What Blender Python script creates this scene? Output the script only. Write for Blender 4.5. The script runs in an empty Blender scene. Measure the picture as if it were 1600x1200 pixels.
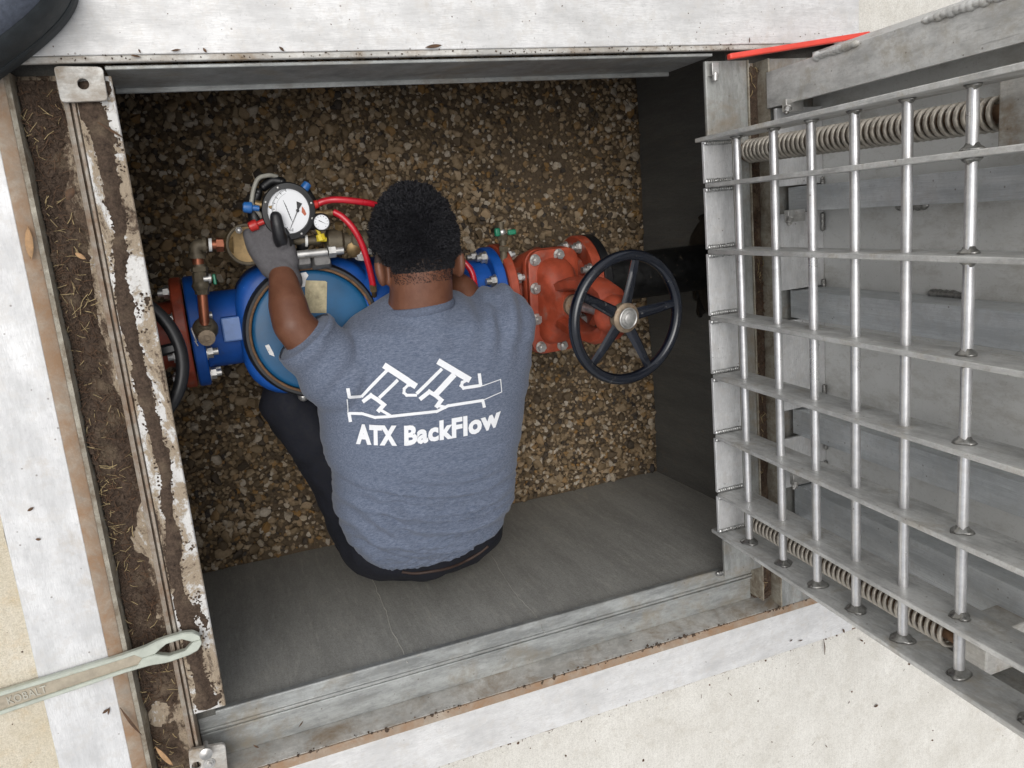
import bpy, bmesh, math, random
import numpy as np
from mathutils import Vector, Matrix, noise
from mathutils.bvhtree import BVHTree

random.seed(7); rng = np.random.default_rng(7)
S = bpy.context.scene
COL = S.collection

# ------------------------------------------------------------------ camera
F = 1255.0
def _n(v): v = np.array(v, float); return v/np.linalg.norm(v)
_X = _n((4240-800, 18-600, F)); _Y = _n((1358-800, 6603-600, F))
_D = _n(np.cross(_X, _Y)); _Y = np.cross(_D, _X)
R = np.array([_X, -_Y, -_D])                       # image rays (right, down, forward) to world
H = 1.4                                            # height of the lens above the hatch frame
EYE = np.array([0, 0, H])
def ray(px, py): return R @ np.array([px-800, py-600, F])
def at(px, py, z=0.0):                             # point of the horizontal plane z seen at a photo pixel
    r = ray(px, py); p = r*((z-H)/r[2]) + EYE; return Vector(p)
def onx(px, py, x):
    r = ray(px, py); return Vector(r*(x/r[0]) + EYE)
def ony(px, py, y):
    r = ray(px, py); return Vector(r*(y/r[1]) + EYE)
def proj(p):
    c = R.T @ (np.array(p)-EYE); return np.array([800, 600]) + F*c[:2]/c[2]

cam = bpy.data.cameras.new('camera'); camo = bpy.data.objects.new('camera', cam); COL.objects.link(camo)
cr, cu, cb = R @ [1, 0, 0], R @ [0, -1, 0], R @ [0, 0, -1]
M = Matrix.Identity(4)
for i in range(3): M[i][0], M[i][1], M[i][2], M[i][3] = cr[i], cu[i], cb[i], EYE[i]
camo.matrix_world = M
cam.sensor_width = 36; cam.lens = F/1600*36; cam.clip_start = 0.01; cam.clip_end = 500
S.camera = camo

# ------------------------------------------------------------------ sky, sun, exposure
SUN_EL, SUN_AZ = math.radians(70), math.radians(146)
W = bpy.data.worlds.new('World'); S.world = W; W.use_nodes = True
nt = W.node_tree; nt.nodes.clear()
sky = nt.nodes.new('ShaderNodeTexSky'); sky.sky_type = 'NISHITA'; sky.sun_disc = False
sky.sun_elevation = SUN_EL; sky.sun_rotation = -SUN_AZ + math.pi/2
sky.air_density = 1.0; sky.dust_density = 4.0; sky.ozone_density = 1.0
hs = nt.nodes.new('ShaderNodeHueSaturation'); hs.inputs['Saturation'].default_value = 0.16
bg = nt.nodes.new('ShaderNodeBackground'); bg.inputs[1].default_value = 0.13
wo = nt.nodes.new('ShaderNodeOutputWorld')
nt.links.new(sky.outputs[0], hs.inputs['Color']); nt.links.new(hs.outputs[0], bg.inputs[0]); nt.links.new(bg.outputs[0], wo.inputs[0])
sl = bpy.data.lights.new('sun', 'SUN'); sl.energy = 0.9; sl.angle = math.radians(50); sl.color = (1, .97, .92)
so = bpy.data.objects.new('sun', sl); COL.objects.link(so)
sd = Vector((math.cos(SUN_EL)*math.cos(SUN_AZ), math.cos(SUN_EL)*math.sin(SUN_AZ), math.sin(SUN_EL)))
so.rotation_euler = sd.to_track_quat('Z', 'Y').to_euler(); so.location = sd*20
S.view_settings.view_transform = 'Standard'; S.view_settings.look = 'None'
S.view_settings.exposure = 0.21; S.view_settings.gamma = 1; S.view_settings.use_curve_mapping = False
S.cycles.max_bounces = 8; S.cycles.diffuse_bounces = 5; S.cycles.caustics_reflective = False

# ------------------------------------------------------------------ materials
MATS = {}
class NT:
    def __init__(s, name):
        s.m = bpy.data.materials.new(name); s.m.use_nodes = True
        s.t = s.m.node_tree; s.b = s.t.nodes['Principled BSDF']; s.L = s.t.links
        s.co = s.t.nodes.new('ShaderNodeTexCoord').outputs['Object']
        geo = s.t.nodes.new('ShaderNodeNewGeometry'); s.pos = geo.outputs['Position']
        MATS[name] = s.m
    def node(s, t, **k):
        n = s.t.nodes.new(t)
        for a, v in k.items(): setattr(n, a, v)
        return n
    def map(s, scale=(1, 1, 1), rot=(0, 0, 0), src=None):
        n = s.node('ShaderNodeMapping'); n.inputs['Scale'].default_value = scale; n.inputs['Rotation'].default_value = rot
        s.L.new(src or s.pos, n.inputs[0]); return n.outputs[0]
    def noise(s, scale, detail=5, rough=.6, vec=None, dist=0):
        n = s.node('ShaderNodeTexNoise'); n.inputs['Scale'].default_value = scale; n.inputs['Detail'].default_value = detail
        n.inputs['Roughness'].default_value = rough; n.inputs['Distortion'].default_value = dist
        s.L.new(vec or s.pos, n.inputs['Vector']); return n.outputs['Fac']
    def vor(s, scale, vec=None, feature='F1', out='Distance'):
        n = s.node('ShaderNodeTexVoronoi'); n.feature = feature; n.inputs['Scale'].default_value = scale
        s.L.new(vec or s.pos, n.inputs['Vector']); return n.outputs[out]
    def ramp(s, fac, stops):
        n = s.node('ShaderNodeValToRGB'); cr = n.color_ramp
        while len(cr.elements) < len(stops): cr.elements.new(.5)
        for e, (p, c) in zip(cr.elements, stops):
            e.position = p; e.color = (c, c, c, 1) if not hasattr(c, '__len__') else (*c, 1)
        s.L.new(fac, n.inputs[0]); return n.outputs[0]
    def mix(s, fac, a, b, blend='MIX'):
        n = s.node('ShaderNodeMix', data_type='RGBA', blend_type=blend)
        for i, v in ((0, fac), (6, a), (7, b)):
            if isinstance(v, (int, float)): n.inputs[i].default_value = v if i == 0 else (v, v, v, 1)
            elif isinstance(v, tuple): n.inputs[i].default_value = (*v, 1)
            else: s.L.new(v, n.inputs[i])
        return n.outputs[2]
    def math(s, op, a, b=0.0):
        n = s.node('ShaderNodeMath', operation=op)
        for i, v in ((0, a), (1, b)):
            if isinstance(v, (int, float)): n.inputs[i].default_value = v
            else: s.L.new(v, n.inputs[i])
        return n.outputs[0]
    def set(s, **k):
        for a, v in k.items():
            i = s.b.inputs[{'col': 'Base Color', 'rough': 'Roughness', 'metal': 'Metallic', 'spec': 'Specular IOR Level', 'coat': 'Coat Weight', 'sheen': 'Sheen Weight', 'sss': 'Subsurface Weight'}[a]]
            if isinstance(v, tuple): i.default_value = (*v, 1)
            elif isinstance(v, (int, float)): i.default_value = v
            else: s.L.new(v, i)
        return s
    def bump(s, h, strength=.3, dist=.003):
        n = s.node('ShaderNodeBump'); n.inputs['Strength'].default_value = strength; n.inputs['Distance'].default_value = dist
        s.L.new(h, n.inputs['Height']); s.L.new(n.outputs[0], s.b.inputs['Normal']); return s

def alu(name, base=(.62, .62, .63), streak=(1, 1, 1), stain=.25, stain_col=(.20, .13, .075), metal=.55, rough=.42, stain_scale=7, smudge=.35):
    n = NT(name)
    st = n.noise(60, 6, .65, n.map(streak))
    bl = n.noise(9, 6, .7)
    c = n.mix(n.ramp(st, [(.36, .0), (.64, .8)]), tuple(x*.78 for x in base), tuple(min(1, x*1.10) for x in base))
    c = n.mix(n.ramp(bl, [(.42, 0.), (.60, .8)]), c, tuple(x*.72 for x in base))
    sm = n.noise(5, 7, .75, n.map(tuple(5.0 if x > 1 else x*3 if x < 1 else 1.2 for x in streak) if max(streak) > 1 else (6, 6, 2)))
    c = n.mix(n.ramp(sm, [(.45, 0.), (.62, smudge)]), c, tuple(min(.92, x*1.3) for x in base)); c = n.mix(n.ramp(sm, [(.34, smudge), (.47, 0.)]), c, tuple(x*.55 for x in base))
    c = n.mix(n.ramp(n.noise(95, 4, .8), [(.56, 0.), (.66, .4)]), c, tuple(x*.6 for x in base))
    c = n.mix(n.ramp(n.noise(34, 5, .75), [(.52, 0.), (.60, .45)]), c, tuple(x*.80*t for x, t in zip(base, (1.0, .97, .93))))
    sc = n.mix(n.ramp(n.noise(190, 2, .5, n.map(tuple(3*x if x > 1 else x for x in streak))), [(.66, 0.), (.72, .5)]), c, tuple(x*.45 for x in base))
    dm = n.ramp(n.noise(stain_scale, 9, .72, dist=.4), [(.70-stain*.5, 0.), (.86-stain*.4, .9)])
    c2 = n.mix(dm, sc, stain_col)
    spot = n.ramp(n.vor(38), [(.045, 1.), (.075, 0.)])
    c2 = n.mix(n.math('MULTIPLY', spot, .6), c2, (.12, .09, .07))
    n.set(col=c2, metal=n.math('MULTIPLY', n.math('SUBTRACT', 1.0, dm), metal), rough=n.mix(dm, n.ramp(bl, [(.3, rough-.06), (.7, rough+.16)]), .85))
    n.bump(n.math('ADD', st, n.math('MULTIPLY', dm, .7)), .12, .002); return n.m

def plain(name, col, rough=.5, metal=0., var=.25, scale=40, bump=.0, coat=0., dirt=0., dirt_col=(.16, .11, .07), dscale=12, bscale=200):
    n = NT(name)
    v = n.noise(scale, 6, .65)
    c = n.mix(n.ramp(v, [(.3, 0.), (.7, 1.)]), tuple(x*(1-var) for x in col), tuple(min(1, x*(1+var)) for x in col))
    r = n.ramp(v, [(.25, max(.03, rough*.8)), (.75, min(1, rough*1.25))])
    if dirt:
        d = n.ramp(n.noise(dscale, 8, .7), [(.66-dirt*.35, 0.), (.8-dirt*.25, .85)])
        c = n.mix(d, c, dirt_col); r = n.mix(d, r, .9)
    n.set(col=c, rough=r, metal=metal, coat=coat)
    if bump: n.bump(n.noise(bscale, 4), bump, .002)
    return n.m

alu('plate_bright_x', (.77, .762, .75), (1, 14, 1), .22, (.46, .38, .29), .18, .5, 5, smudge=.28)
alu('plate_bright_y', (.74, .74, .74), (14, 1, 1), .24, (.46, .38, .29), .18, .5, 5, smudge=.28)
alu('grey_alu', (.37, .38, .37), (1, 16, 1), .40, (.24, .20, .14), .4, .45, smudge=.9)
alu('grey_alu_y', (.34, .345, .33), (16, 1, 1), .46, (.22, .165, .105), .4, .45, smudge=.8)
alu('strip_whitish', (.58, .565, .53), (1, 12, 1), .46, (.25, .18, .11), .2, .55, 12, smudge=.7)
alu('tan_strip', (.41, .345, .275), (5, 5, 1), .66, (.30, .18, .10), .12, .6, 16)
alu('cream_strip', (.42, .39, .32), (6, 6, 1), .56, (.16, .12, .08), .2, .6, 30)
alu('grate_alu', (.66, .66, .645), (1, 1, .06), .34, (.36, .31, .23), .3, .42, 11, smudge=.6)
alu('rod_alu', (.78, .78, .79), (1, .05, 1), .06, (.4, .36, .3), .75, .30, 14)
alu('end_alu', (.80, .80, .80), (14, 1, 1), .1, (.4, .34, .27), .3, .42, 14)
alu('channel_alu', (.70, .735, .76), (1, 14, .2), .10, (.40, .37, .31), .4, .32, 8)
alu('rail_dirty', (.42, .38, .32), (9, 5, 9), .62, (.20, .125, .075), .15, .6, 24)
# galvanised-looking underside of the open leaf: faint spangle
n = NT('door_skin')
cell = n.vor(26, n.map((1, 1, 1)), 'F1', 'Color')
edge = n.vor(26, None, 'DISTANCE_TO_EDGE')
big = n.noise(4, 6, .65)
c = n.mix(n.ramp(big, [(.3, 0.), (.7, 1.)]), (.70, .70, .68), (.82, .82, .80))
c = n.mix(n.ramp(edge, [(.0, .5), (.06, 0.)]), c, (.74, .74, .71))
dd = n.noise(13, 8, .75, n.map((1, 1, .45))); c = n.mix(n.ramp(dd, [(.50, 0.), (.68, .55)]), c, (.36, .325, .265)); c = n.mix(n.ramp(n.noise(150, 4, .8), [(.58, 0.), (.7, .35)]), c, (.3, .29, .26))
n.set(col=c, metal=.15, rough=n.ramp(n.noise(30), [(.3, .42), (.7, .6)])); n.bump(big, .05)

# ledge and gutter: bright metal half covered by brown soil
def dirty(name, lo, hi, sc):
    n = NT(name)
    a = n.noise(sc, 9, .68, n.map((1, .55, 1)), .5); f = n.noise(160, 6, .75)
    m = n.math('ADD', n.math('MULTIPLY', a, .8), n.math('MULTIPLY', f, .2))
    wht = n.mix(n.noise(40), (.52, .505, .48), (.76, .75, .73))
    tan = n.mix(f, (.30, .225, .15), (.50, .42, .32))
    soil = n.mix(n.ramp(n.noise(220, 5, .8), [(.35, 0.), (.7, 1.)]), (.045, .03, .022), (.17, .115, .075))
    c = n.mix(n.ramp(m, [(lo, 0.), (lo+.035, 1.)]), wht, tan)
    c = n.mix(n.ramp(m, [(hi, 0.), (hi+.05, 1.)]), c, soil)
    n.set(col=c, rough=n.ramp(m, [(lo, .5), (hi, .92)]), metal=n.ramp(m, [(lo-.02, .2), (lo+.02, 0.)]))
    n.bump(n.math('ADD', n.ramp(m, [(lo, 0.), (hi+.08, 1.)]), n.math('MULTIPLY', f, .5)), .55, .006); return n.m
dirty('ledge_dirty', .462, .535, 17)
dirty('ledge_soiled', .40, .47, 14)
n = NT('soil'); f = n.noise(150, 7, .8); g_ = n.noise(18, 5)
c = n.mix(n.ramp(f, [(.3, 0.), (.72, 1.)]), (.030, .022, .018), (.175, .122, .088)); c = n.mix(n.ramp(g_, [(.52, 0.), (.66, .6)]), c, (.25, .19, .13))
n.set(col=c, rough=.95, spec=.2); n.bump(f, .9, .006)

def concrete(name, c1, c2, c3, sc=5, sp=.5, tall=False):
    n = NT(name)
    v = n.map((3, 3, .5)) if tall else None
    a = n.noise(sc, 8, .7, v); b = n.noise(130, 5, .7); d = n.noise(26, 7, .75, v)
    c = n.mix(n.ramp(a, [(.32, 0.), (.68, 1.)]), c1, c2)
    c = n.mix(n.ramp(d, [(.52, 0.), (.72, sp)]), c, c3)
    c = n.mix(n.ramp(b, [(.3, .35), (.5, 0.)]), c, tuple(x*.75 for x in c1))
    pit = n.ramp(n.vor(90), [(.05, 1.), (.09, 0.)])
    c = n.mix(n.math('MULTIPLY', pit, .35), c, tuple(x*.4 for x in c1))
    g1 = n.noise(420, 3, .8); c = n.mix(n.ramp(g1, [(.36, .5), (.5, 0.)]), c, tuple(x*.62 for x in c1)); c = n.mix(n.ramp(g1, [(.55, 0.), (.68, .45)]), c, tuple(min(.9, x*1.2) for x in c2))
    br = n.noise(60, 6, .7, n.map((9, .5, 1) if not tall else (4, 4, .4))); c = n.mix(n.ramp(br, [(.45, 0.), (.68, .35)]), c, tuple(x*.8 for x in c1))
    st = n.ramp(n.noise(11, 9, .8, dist=.6), [(.60, 0.), (.70, .55)]); c = n.mix(st, c, tuple(x*t for x, t in zip(c3, (.9, .84, .74))))
    n.set(col=c, rough=.88, spec=.25); n.bump(n.math('SUBTRACT', n.math('ADD', b, d), pit), .25, .003); return n
concrete('concrete_cream', (.62, .595, .54), (.77, .75, .70), (.54, .505, .44), 7, .7)
concrete('concrete_tan', (.56, .49, .36), (.70, .65, .55), (.60, .46, .28), 9, .7)
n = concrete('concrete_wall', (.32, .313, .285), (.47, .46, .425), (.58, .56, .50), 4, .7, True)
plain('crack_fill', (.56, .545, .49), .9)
concrete('concrete_dark', (.10, .098, .09), (.16, .155, .14), (.2, .16, .12), 5, .4, True)  # side walls and roof slab: shade under the ledges put into the colour
plain('ground_earth', (.22, .19, .13), .95, var=.4, scale=3, bump=.3)
n = NT('floor_soil'); f = n.noise(120, 7, .75); g_ = n.noise(6, 6, .6)
c = n.mix(n.ramp(f, [(.3, 0.), (.7, 1.)]), (.07, .05, .032), (.19, .14, .09)); c = n.mix(n.ramp(g_, [(.35, 0.), (.7, .6)]), c, (.115, .083, .053))
n.set(col=c, rough=.9, spec=.3); n.bump(f, .8, .006)
def stone_mat(name, src):
    n = NT(name)
    if src == 'attr':
        a = n.node('ShaderNodeAttribute'); a.attribute_name = 'tone'; fac = a.outputs['Fac']
    else:
        fac = n.node('ShaderNodeObjectInfo').outputs['Random']
    c = n.ramp(fac, [(0, (.04, .038, .04)), (.12, (.11, .08, .05)), (.3, (.225, .158, .088)), (.48, (.325, .24, .145)), (.64, (.39, .295, .19)), (.76, (.30, .165, .05)), (.84, (.46, .37, .26)), (1., (.58, .51, .42))])
    t = n.noise(140, 5, .7)
    c = n.mix(n.ramp(t, [(.3, .45), (.65, 0.)]), c, (.12, .085, .05))
    n.set(col=c, rough=.72, spec=.35); n.bump(t, .35, .002); return n.m
stone_mat('stone_each', 'obj'); stone_mat('stone_mass', 'attr')

plain('blue_paint', (.005, .075, .34), .52, var=.25, scale=14, coat=.0, bump=.03, bscale=60, dirt=.1, dirt_col=(.05, .06, .09))
plain('blue_sheen', (.13, .22, .46), .35, var=.2, scale=30, dirt=.12, dirt_col=(.02, .10, .38), dscale=30)  # paler blue: sky reflection painted onto the flat pad and rib tops
plain('teal_paint', (.006, .085, .20), .46, var=.3, scale=8, coat=.0, dirt=.12, dirt_col=(.03, .12, .18))
plain('red_paint', (.32, .055, .024), .5, var=.4, scale=22, coat=.1, bump=.12, bscale=120, dirt=.30, dirt_col=(.24, .12, .09), dscale=30)
plain('navy_paint', (.004, .006, .012), .2, var=.4, scale=30, coat=.4, dirt=.10, dirt_col=(.20, .19, .17), dscale=55)
plain('black_paint', (.008, .008, .009), .42, var=.4, scale=30, coat=.0, dirt=.08, dirt_col=(.08, .075, .07))
plain('black_rubber', (.016, .016, .018), .5, var=.4, scale=30, bump=.15, dirt=.15, dirt_col=(.10, .075, .05), dscale=30)
plain('black_mastic', (.006, .006, .006), .45, var=.5, scale=50, bump=.9, bscale=45, dirt=.13, dirt_col=(.26, .20, .13), dscale=70)
plain('rusty_brown', (.17, .095, .05), .75, var=.45, scale=60, bump=.3, metal=.2)
plain('hub_rust', (.26, .20, .14), .5, var=.4, scale=70, metal=.5, bump=.3, dirt=.3, dirt_col=(.22, .09, .035), dscale=50)
plain('brass', (.22, .15, .07), .45, metal=.65, var=.35, scale=45, bump=.15, dirt=.25, dirt_col=(.10, .075, .045), dscale=35)
plain('bronze_old', (.11, .09, .06), .55, metal=.4, var=.4, scale=50, bump=.25, dirt=.25, dirt_col=(.07, .06, .045))
plain('copper', (.28, .10, .055), .38, metal=.7, var=.3, scale=50, dirt=.2, dirt_col=(.12, .06, .04))
plain('steel', (.52, .51, .49), .36, metal=.75, var=.3, scale=60, dirt=.18, dirt_col=(.24, .17, .11), dscale=40)
plain('cast_grey', (.19, .185, .18), .6, metal=.3, var=.4, scale=60, bump=.4)
plain('white_plastic', (.72, .72, .70), .45, var=.08)
plain('dial_white', (.80, .81, .83), .35, var=.03, scale=15)
plain('ink', (.02, .02, .022), .5)
plain('ink_red', (.45, .12, .06), .5)
plain('red_hose', (.50, .012, .025), .3, var=.15, coat=.3)
plain('grey_hose', (.30, .29, .25), .45)
plain('blue_knob', (.02, .12, .36), .35)
plain('red_knob', (.5, .025, .02), .35)
plain('yellow_fitting', (.72, .55, .03), .4)
plain('green_knob', (.01, .17, .09), .35, coat=.3)
plain('label_paper', (.45, .39, .25), .8, var=.3, scale=60, dirt=.25, dirt_col=(.2, .16, .09), dscale=50)
plain('red_vinyl', (.78, .07, .045), .4, var=.1, coat=.2)
plain('wrench_paint', (.50, .53, .46), .4, metal=.25, var=.12, scale=50, bump=.06, dirt=.1, dirt_col=(.36, .28, .18))
plain('wrench_web', (.40, .35, .27), .5, metal=.2, var=.2, scale=60, bump=.2)
plain('wrench_letter', (.47, .45, .38), .45, metal=.2, var=.15)
plain('spring_steel', (.47, .43, .37), .4, metal=.6, var=.3, scale=60, dirt=.15, dirt_col=(.22, .15, .09), dscale=50)
plain('weld_metal', (.55, .55, .54), .28, metal=.85, var=.3, scale=120, bump=.3)
plain('weld_dark', (.30, .295, .28), .3, metal=.8, var=.4, scale=120, bump=.3)
plain('sole_rubber', (.03, .036, .04), .65, var=.3, scale=60, bump=.25, dirt=.1, dirt_col=(.1, .09, .07))
plain('shoe_fabric', (.10, .115, .15), .8, var=.3, scale=140, bump=.3)
plain('twig', (.10, .055, .03), .8, var=.5, scale=80, bump=.3)
plain('dry_leaf', (.40, .24, .12), .7, var=.3, scale=90)
plain('straw', (.38, .29, .15), .8, var=.4, scale=30)
plain('glove_knit', (.105, .10, .105), .9, var=.2, scale=150, bump=.4, bscale=500)
plain('glove_black', (.014, .014, .016), .42, var=.4, scale=80, bump=.2)
n = NT('skin'); v = n.noise(30, 6, .6); p = n.noise(400, 3, .6)
c = n.mix(n.ramp(v, [(.3, 0.), (.7, 1.)]), (.120, .047, .026), (.190, .084, .049)); c = n.mix(n.ramp(p, [(.4, .3), (.6, 0.)]), c, (.13, .05, .028))
n.set(col=c, rough=.45, sss=.05, spec=.4); n.b.inputs['Subsurface Radius'].default_value = (.01, .004, .002); n.bump(p, .12, .001)
plain('scalp', (.035, .024, .02), .8, var=.4, scale=200, bump=.5, bscale=300)
plain('hair', (.012, .012, .016), .62, var=.3, scale=60)
plain('hair_short', (.05, .036, .03), .7, var=.3, scale=60)
n = NT('heather'); a = n.noise(420, 3, .7, n.map((.22, 1, 1))); b = n.noise(1000, 2, .7, n.map((.4, 1, 1))); g_ = n.noise(5, 4)
k = n.math('ADD', n.math('MULTIPLY', a, .6), n.math('MULTIPLY', b, .4))
c = n.mix(n.ramp(k, [(.34, 0.), (.66, 1.)]), (.062, .082, .128), (.205, .233, .300)); c = n.mix(n.ramp(g_, [(.4, 0.), (.7, .2)]), c, (.11, .14, .2))
n.set(col=c, rough=.92, sheen=.15, spec=.15); n.bump(k, .18, .001)
plain('heather_rib', (.105, .125, .175), .9, var=.35, scale=300, bump=.4, bscale=500)
plain('trouser_cloth', (.005, .006, .012), .85, var=.4, scale=100, bump=.25, bscale=400)
plain('belt_leather', (.045, .025, .018), .6, var=.3)
plain('print_white', (.80, .81, .83), .75, var=.05, scale=400, bump=.1, bscale=900)

# ------------------------------------------------------------------ mesh helpers
class MB:
    def __init__(s): s.bm = bmesh.new(); s.mi = 0
    def _add(s, vs, fs):
        bv = [s.bm.verts.new(v) for v in vs]
        for f in fs:
            try: s.bm.faces.new([bv[i] for i in f]).material_index = s.mi
            except ValueError: pass
        return s
    def box(s, lo, hi, m=None):
        (a, b, c), (d, e, f) = lo, hi
        vs = [Vector(v) for v in ((a, b, c), (d, b, c), (d, e, c), (a, e, c), (a, b, f), (d, b, f), (d, e, f), (a, e, f))]
        if m: vs = [m @ v for v in vs]
        return s._add(vs, [(3, 2, 1, 0), (4, 5, 6, 7), (0, 1, 5, 4), (1, 2, 6, 5), (2, 3, 7, 6), (3, 0, 4, 7)])
    def tube(s, pts, rad, seg=12, cap=True, flat=None):
        pts = [Vector(p) for p in pts]; n = len(pts)
        rad = [rad]*n if isinstance(rad, (int, float)) else rad
        t0 = (pts[1]-pts[0]).normalized()
        u = t0.orthogonal().normalized(); vs = []; prev = t0
        for i, p in enumerate(pts):
            t = ((pts[min(i+1, n-1)]-pts[max(i-1, 0)])).normalized()
            q = prev.rotation_difference(t); u = (q @ u); u = (u - t*u.dot(t)).normalized(); prev = t
            w = t.cross(u)
            for k in range(seg):
                a = 2*math.pi*k/seg
                vs.append(p + (u*math.cos(a) + w*math.sin(a))*rad[i])
        fs = [(i*seg+k, i*seg+(k+1) % seg, (i+1)*seg+(k+1) % seg, (i+1)*seg+k) for i in range(n-1) for k in range(seg)]
        if cap: fs += [tuple(range(seg))[::-1], tuple(range((n-1)*seg, n*seg))]
        return s._add(vs, fs)
    def cyl(s, a, b, r, r2=None, seg=20): return s.tube([a, b], [r, r if r2 is None else r2], seg)
    def lathe(s, o, ax, prof, seg=32, cap=True):           # prof: (radius, height) along ax from o
        o = Vector(o); ax = Vector(ax).normalized(); u = ax.orthogonal().normalized(); w = ax.cross(u); vs = []
        for r, h in prof:
            for k in range(seg):
                a = 2*math.pi*k/seg; vs.append(o + ax*h + (u*math.cos(a)+w*math.sin(a))*max(r, 1e-4))
        n = len(prof)
        fs = [(i*seg+k, i*seg+(k+1) % seg, (i+1)*seg+(k+1) % seg, (i+1)*seg+k) for i in range(n-1) for k in range(seg)]
        if cap: fs += [tuple(range(seg))[::-1], tuple(range((n-1)*seg, n*seg))]
        return s._add(vs, fs)
    def torus(s, o, ax, r, q, seg=48, ss=12, a0=0, a1=2*math.pi, flat=1.0):
        o = Vector(o); ax = Vector(ax).normalized(); u = ax.orthogonal().normalized(); w = ax.cross(u); vs = []
        for i in range(seg):
            a = a0 + (a1-a0)*i/seg; d = u*math.cos(a)+w*math.sin(a)
            for k in range(ss):
                b = 2*math.pi*k/ss; vs.append(o + d*(r+q*math.cos(b)) + ax*q*flat*math.sin(b))
        return s._add(vs, [(i*ss+k, ((i+1) % seg)*ss+k, ((i+1) % seg)*ss+(k+1) % ss, i*ss+(k+1) % ss) for i in range(seg) for k in range(ss)])
    def prism(s, poly, m, h):                              # polygon in local xy, extruded from z=0 to h
        n = len(poly); vs = [m @ Vector((x, y, z)) for z in (0, h) for x, y in poly]
        fs = [tuple(range(n))[::-1], tuple(range(n, 2*n))] + [(k, (k+1) % n, n+(k+1) % n, n+k) for k in range(n)]
        return s._add(vs, fs)
    def loft(s, rings, cap=True):
        n = len(rings[0]); vs = [v for r in rings for v in r]
        fs = [(i*n+k, i*n+(k+1) % n, (i+1)*n+(k+1) % n, (i+1)*n+k) for i in range(len(rings)-1) for k in range(n)]
        if cap: fs += [tuple(range(n))[::-1], tuple(range((len(rings)-1)*n, len(rings)*n))]
        return s._add(vs, fs)
    def ball(s, c, r, seg=12, rings=8, m=None):            # r number or (rx,ry,rz); m 3x3 rotation
        r = (r, r, r) if isinstance(r, (int, float)) else r
        c = Vector(c); vs = []
        for i in range(rings+1):
            th = math.pi*i/rings
            for k in range(seg):
                a = 2*math.pi*k/seg; th2 = min(max(th, .02), math.pi-.02)
                v = Vector((r[0]*math.sin(th2)*math.cos(a), r[1]*math.sin(th2)*math.sin(a), r[2]*math.cos(th2)))
                vs.append(c + (m @ v if m else v))
        fs = [((i+1)*seg+k, (i+1)*seg+(k+1) % seg, i*seg+(k+1) % seg, i*seg+k) for i in range(rings) for k in range(seg)]
        fs += [tuple(range(seg)), tuple(range(rings*seg, (rings+1)*seg))[::-1]]
        return s._add(vs, fs)
    def sheet(s, f, nu, nv):
        vs = [f(i/nu, j/nv) for j in range(nv+1) for i in range(nu+1)]
        return s._add(vs, [(j*(nu+1)+i, j*(nu+1)+i+1, (j+1)*(nu+1)+i+1, (j+1)*(nu+1)+i) for j in range(nv) for i in range(nu)])

def wloc(o): return Vector((0, 0, 0)) if o is None else o.location + wloc(o.parent)
def link(name, me, mats, parent=None, origin=None):
    o = bpy.data.objects.new(name, me); COL.objects.link(o)
    org = Vector(origin) if origin is not None else wloc(parent)
    me.transform(Matrix.Translation(-org))
    o.location = org - wloc(parent)
    if parent: o.parent = parent
    for m in (mats if isinstance(mats, (list, tuple)) else [mats]): me.materials.append(MATS[m])
    return o
def part(name, mb, mat, parent=None, smooth=40, bevel=0, origin=None, label=None, kind=None, seg=2):
    bm = mb.bm; bmesh.ops.recalc_face_normals(bm, faces=bm.faces)
    me = bpy.data.meshes.new(name); bm.to_mesh(me); bm.free()
    if smooth:
        me.polygons.foreach_set('use_smooth', [True]*len(me.polygons)); me.update()
        if smooth < 180: me.set_sharp_from_angle(angle=math.radians(smooth))
    o = link(name, me, mat, parent, origin)
    if bevel:
        b = o.modifiers.new('bevel', 'BEVEL'); b.width = bevel; b.segments = seg; b.limit_method = 'ANGLE'; b.angle_limit = math.radians(40)
        b.harden_normals = False
    if label: o['label'] = label
    if kind: o['kind'] = kind
    return o
def tag(o, label, cat, group=None):
    o['label'] = label; o['category'] = cat
    if group: o['group'] = group
    return o
def thing(name, loc, label, cat, group=None):
    o = bpy.data.objects.new(name, None); COL.objects.link(o); o.location = loc; o.empty_display_size = .05
    return tag(o, label, cat, group)
def struct(o): o['kind'] = 'structure'; return o
def frame(o, ax, up=(0, 1, 0)):                            # matrix with local z along ax
    z = Vector(ax).normalized(); y = Vector(up); y = (y - z*y.dot(z)).normalized(); x = y.cross(z)
    m = Matrix.Identity(4)
    for i in range(3): m[i][0], m[i][1], m[i][2], m[i][3] = x[i], y[i], z[i], o[i]
    return m
def hexbolt(mb, o, ax, r=.011, h=.01, washer=True):
    o = Vector(o); ax = Vector(ax).normalized()
    if washer: mb.cyl(o, o+ax*.002, r*1.25, seg=14)
    mb.tube([o+ax*.001, o+ax*h], r, 6); mb.cyl(o+ax*h*.9, o+ax*(h+.004), r*.5, seg=8)
def smooth_path(pts, n=24):
    pts = [Vector(p) for p in pts]; P = [pts[0]*2-pts[1]]+pts+[pts[-1]*2-pts[-2]]; out = []
    for i in range(1, len(P)-2):
        for k in range(n):
            t = k/n; a, b, c, d = P[i-1:i+3]
            out.append(.5*((2*b)+(c-a)*t+(2*a-5*b+4*c-d)*t*t+(3*b-a-3*c+d)*t**3))
    return out+[pts[-1]]
def wobble(o, amp, sc, seed=0):
    for v in o.data.vertices:
        v.co += Vector(noise.noise_vector(v.co*sc+Vector((seed, 0, 0))))*amp
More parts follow.
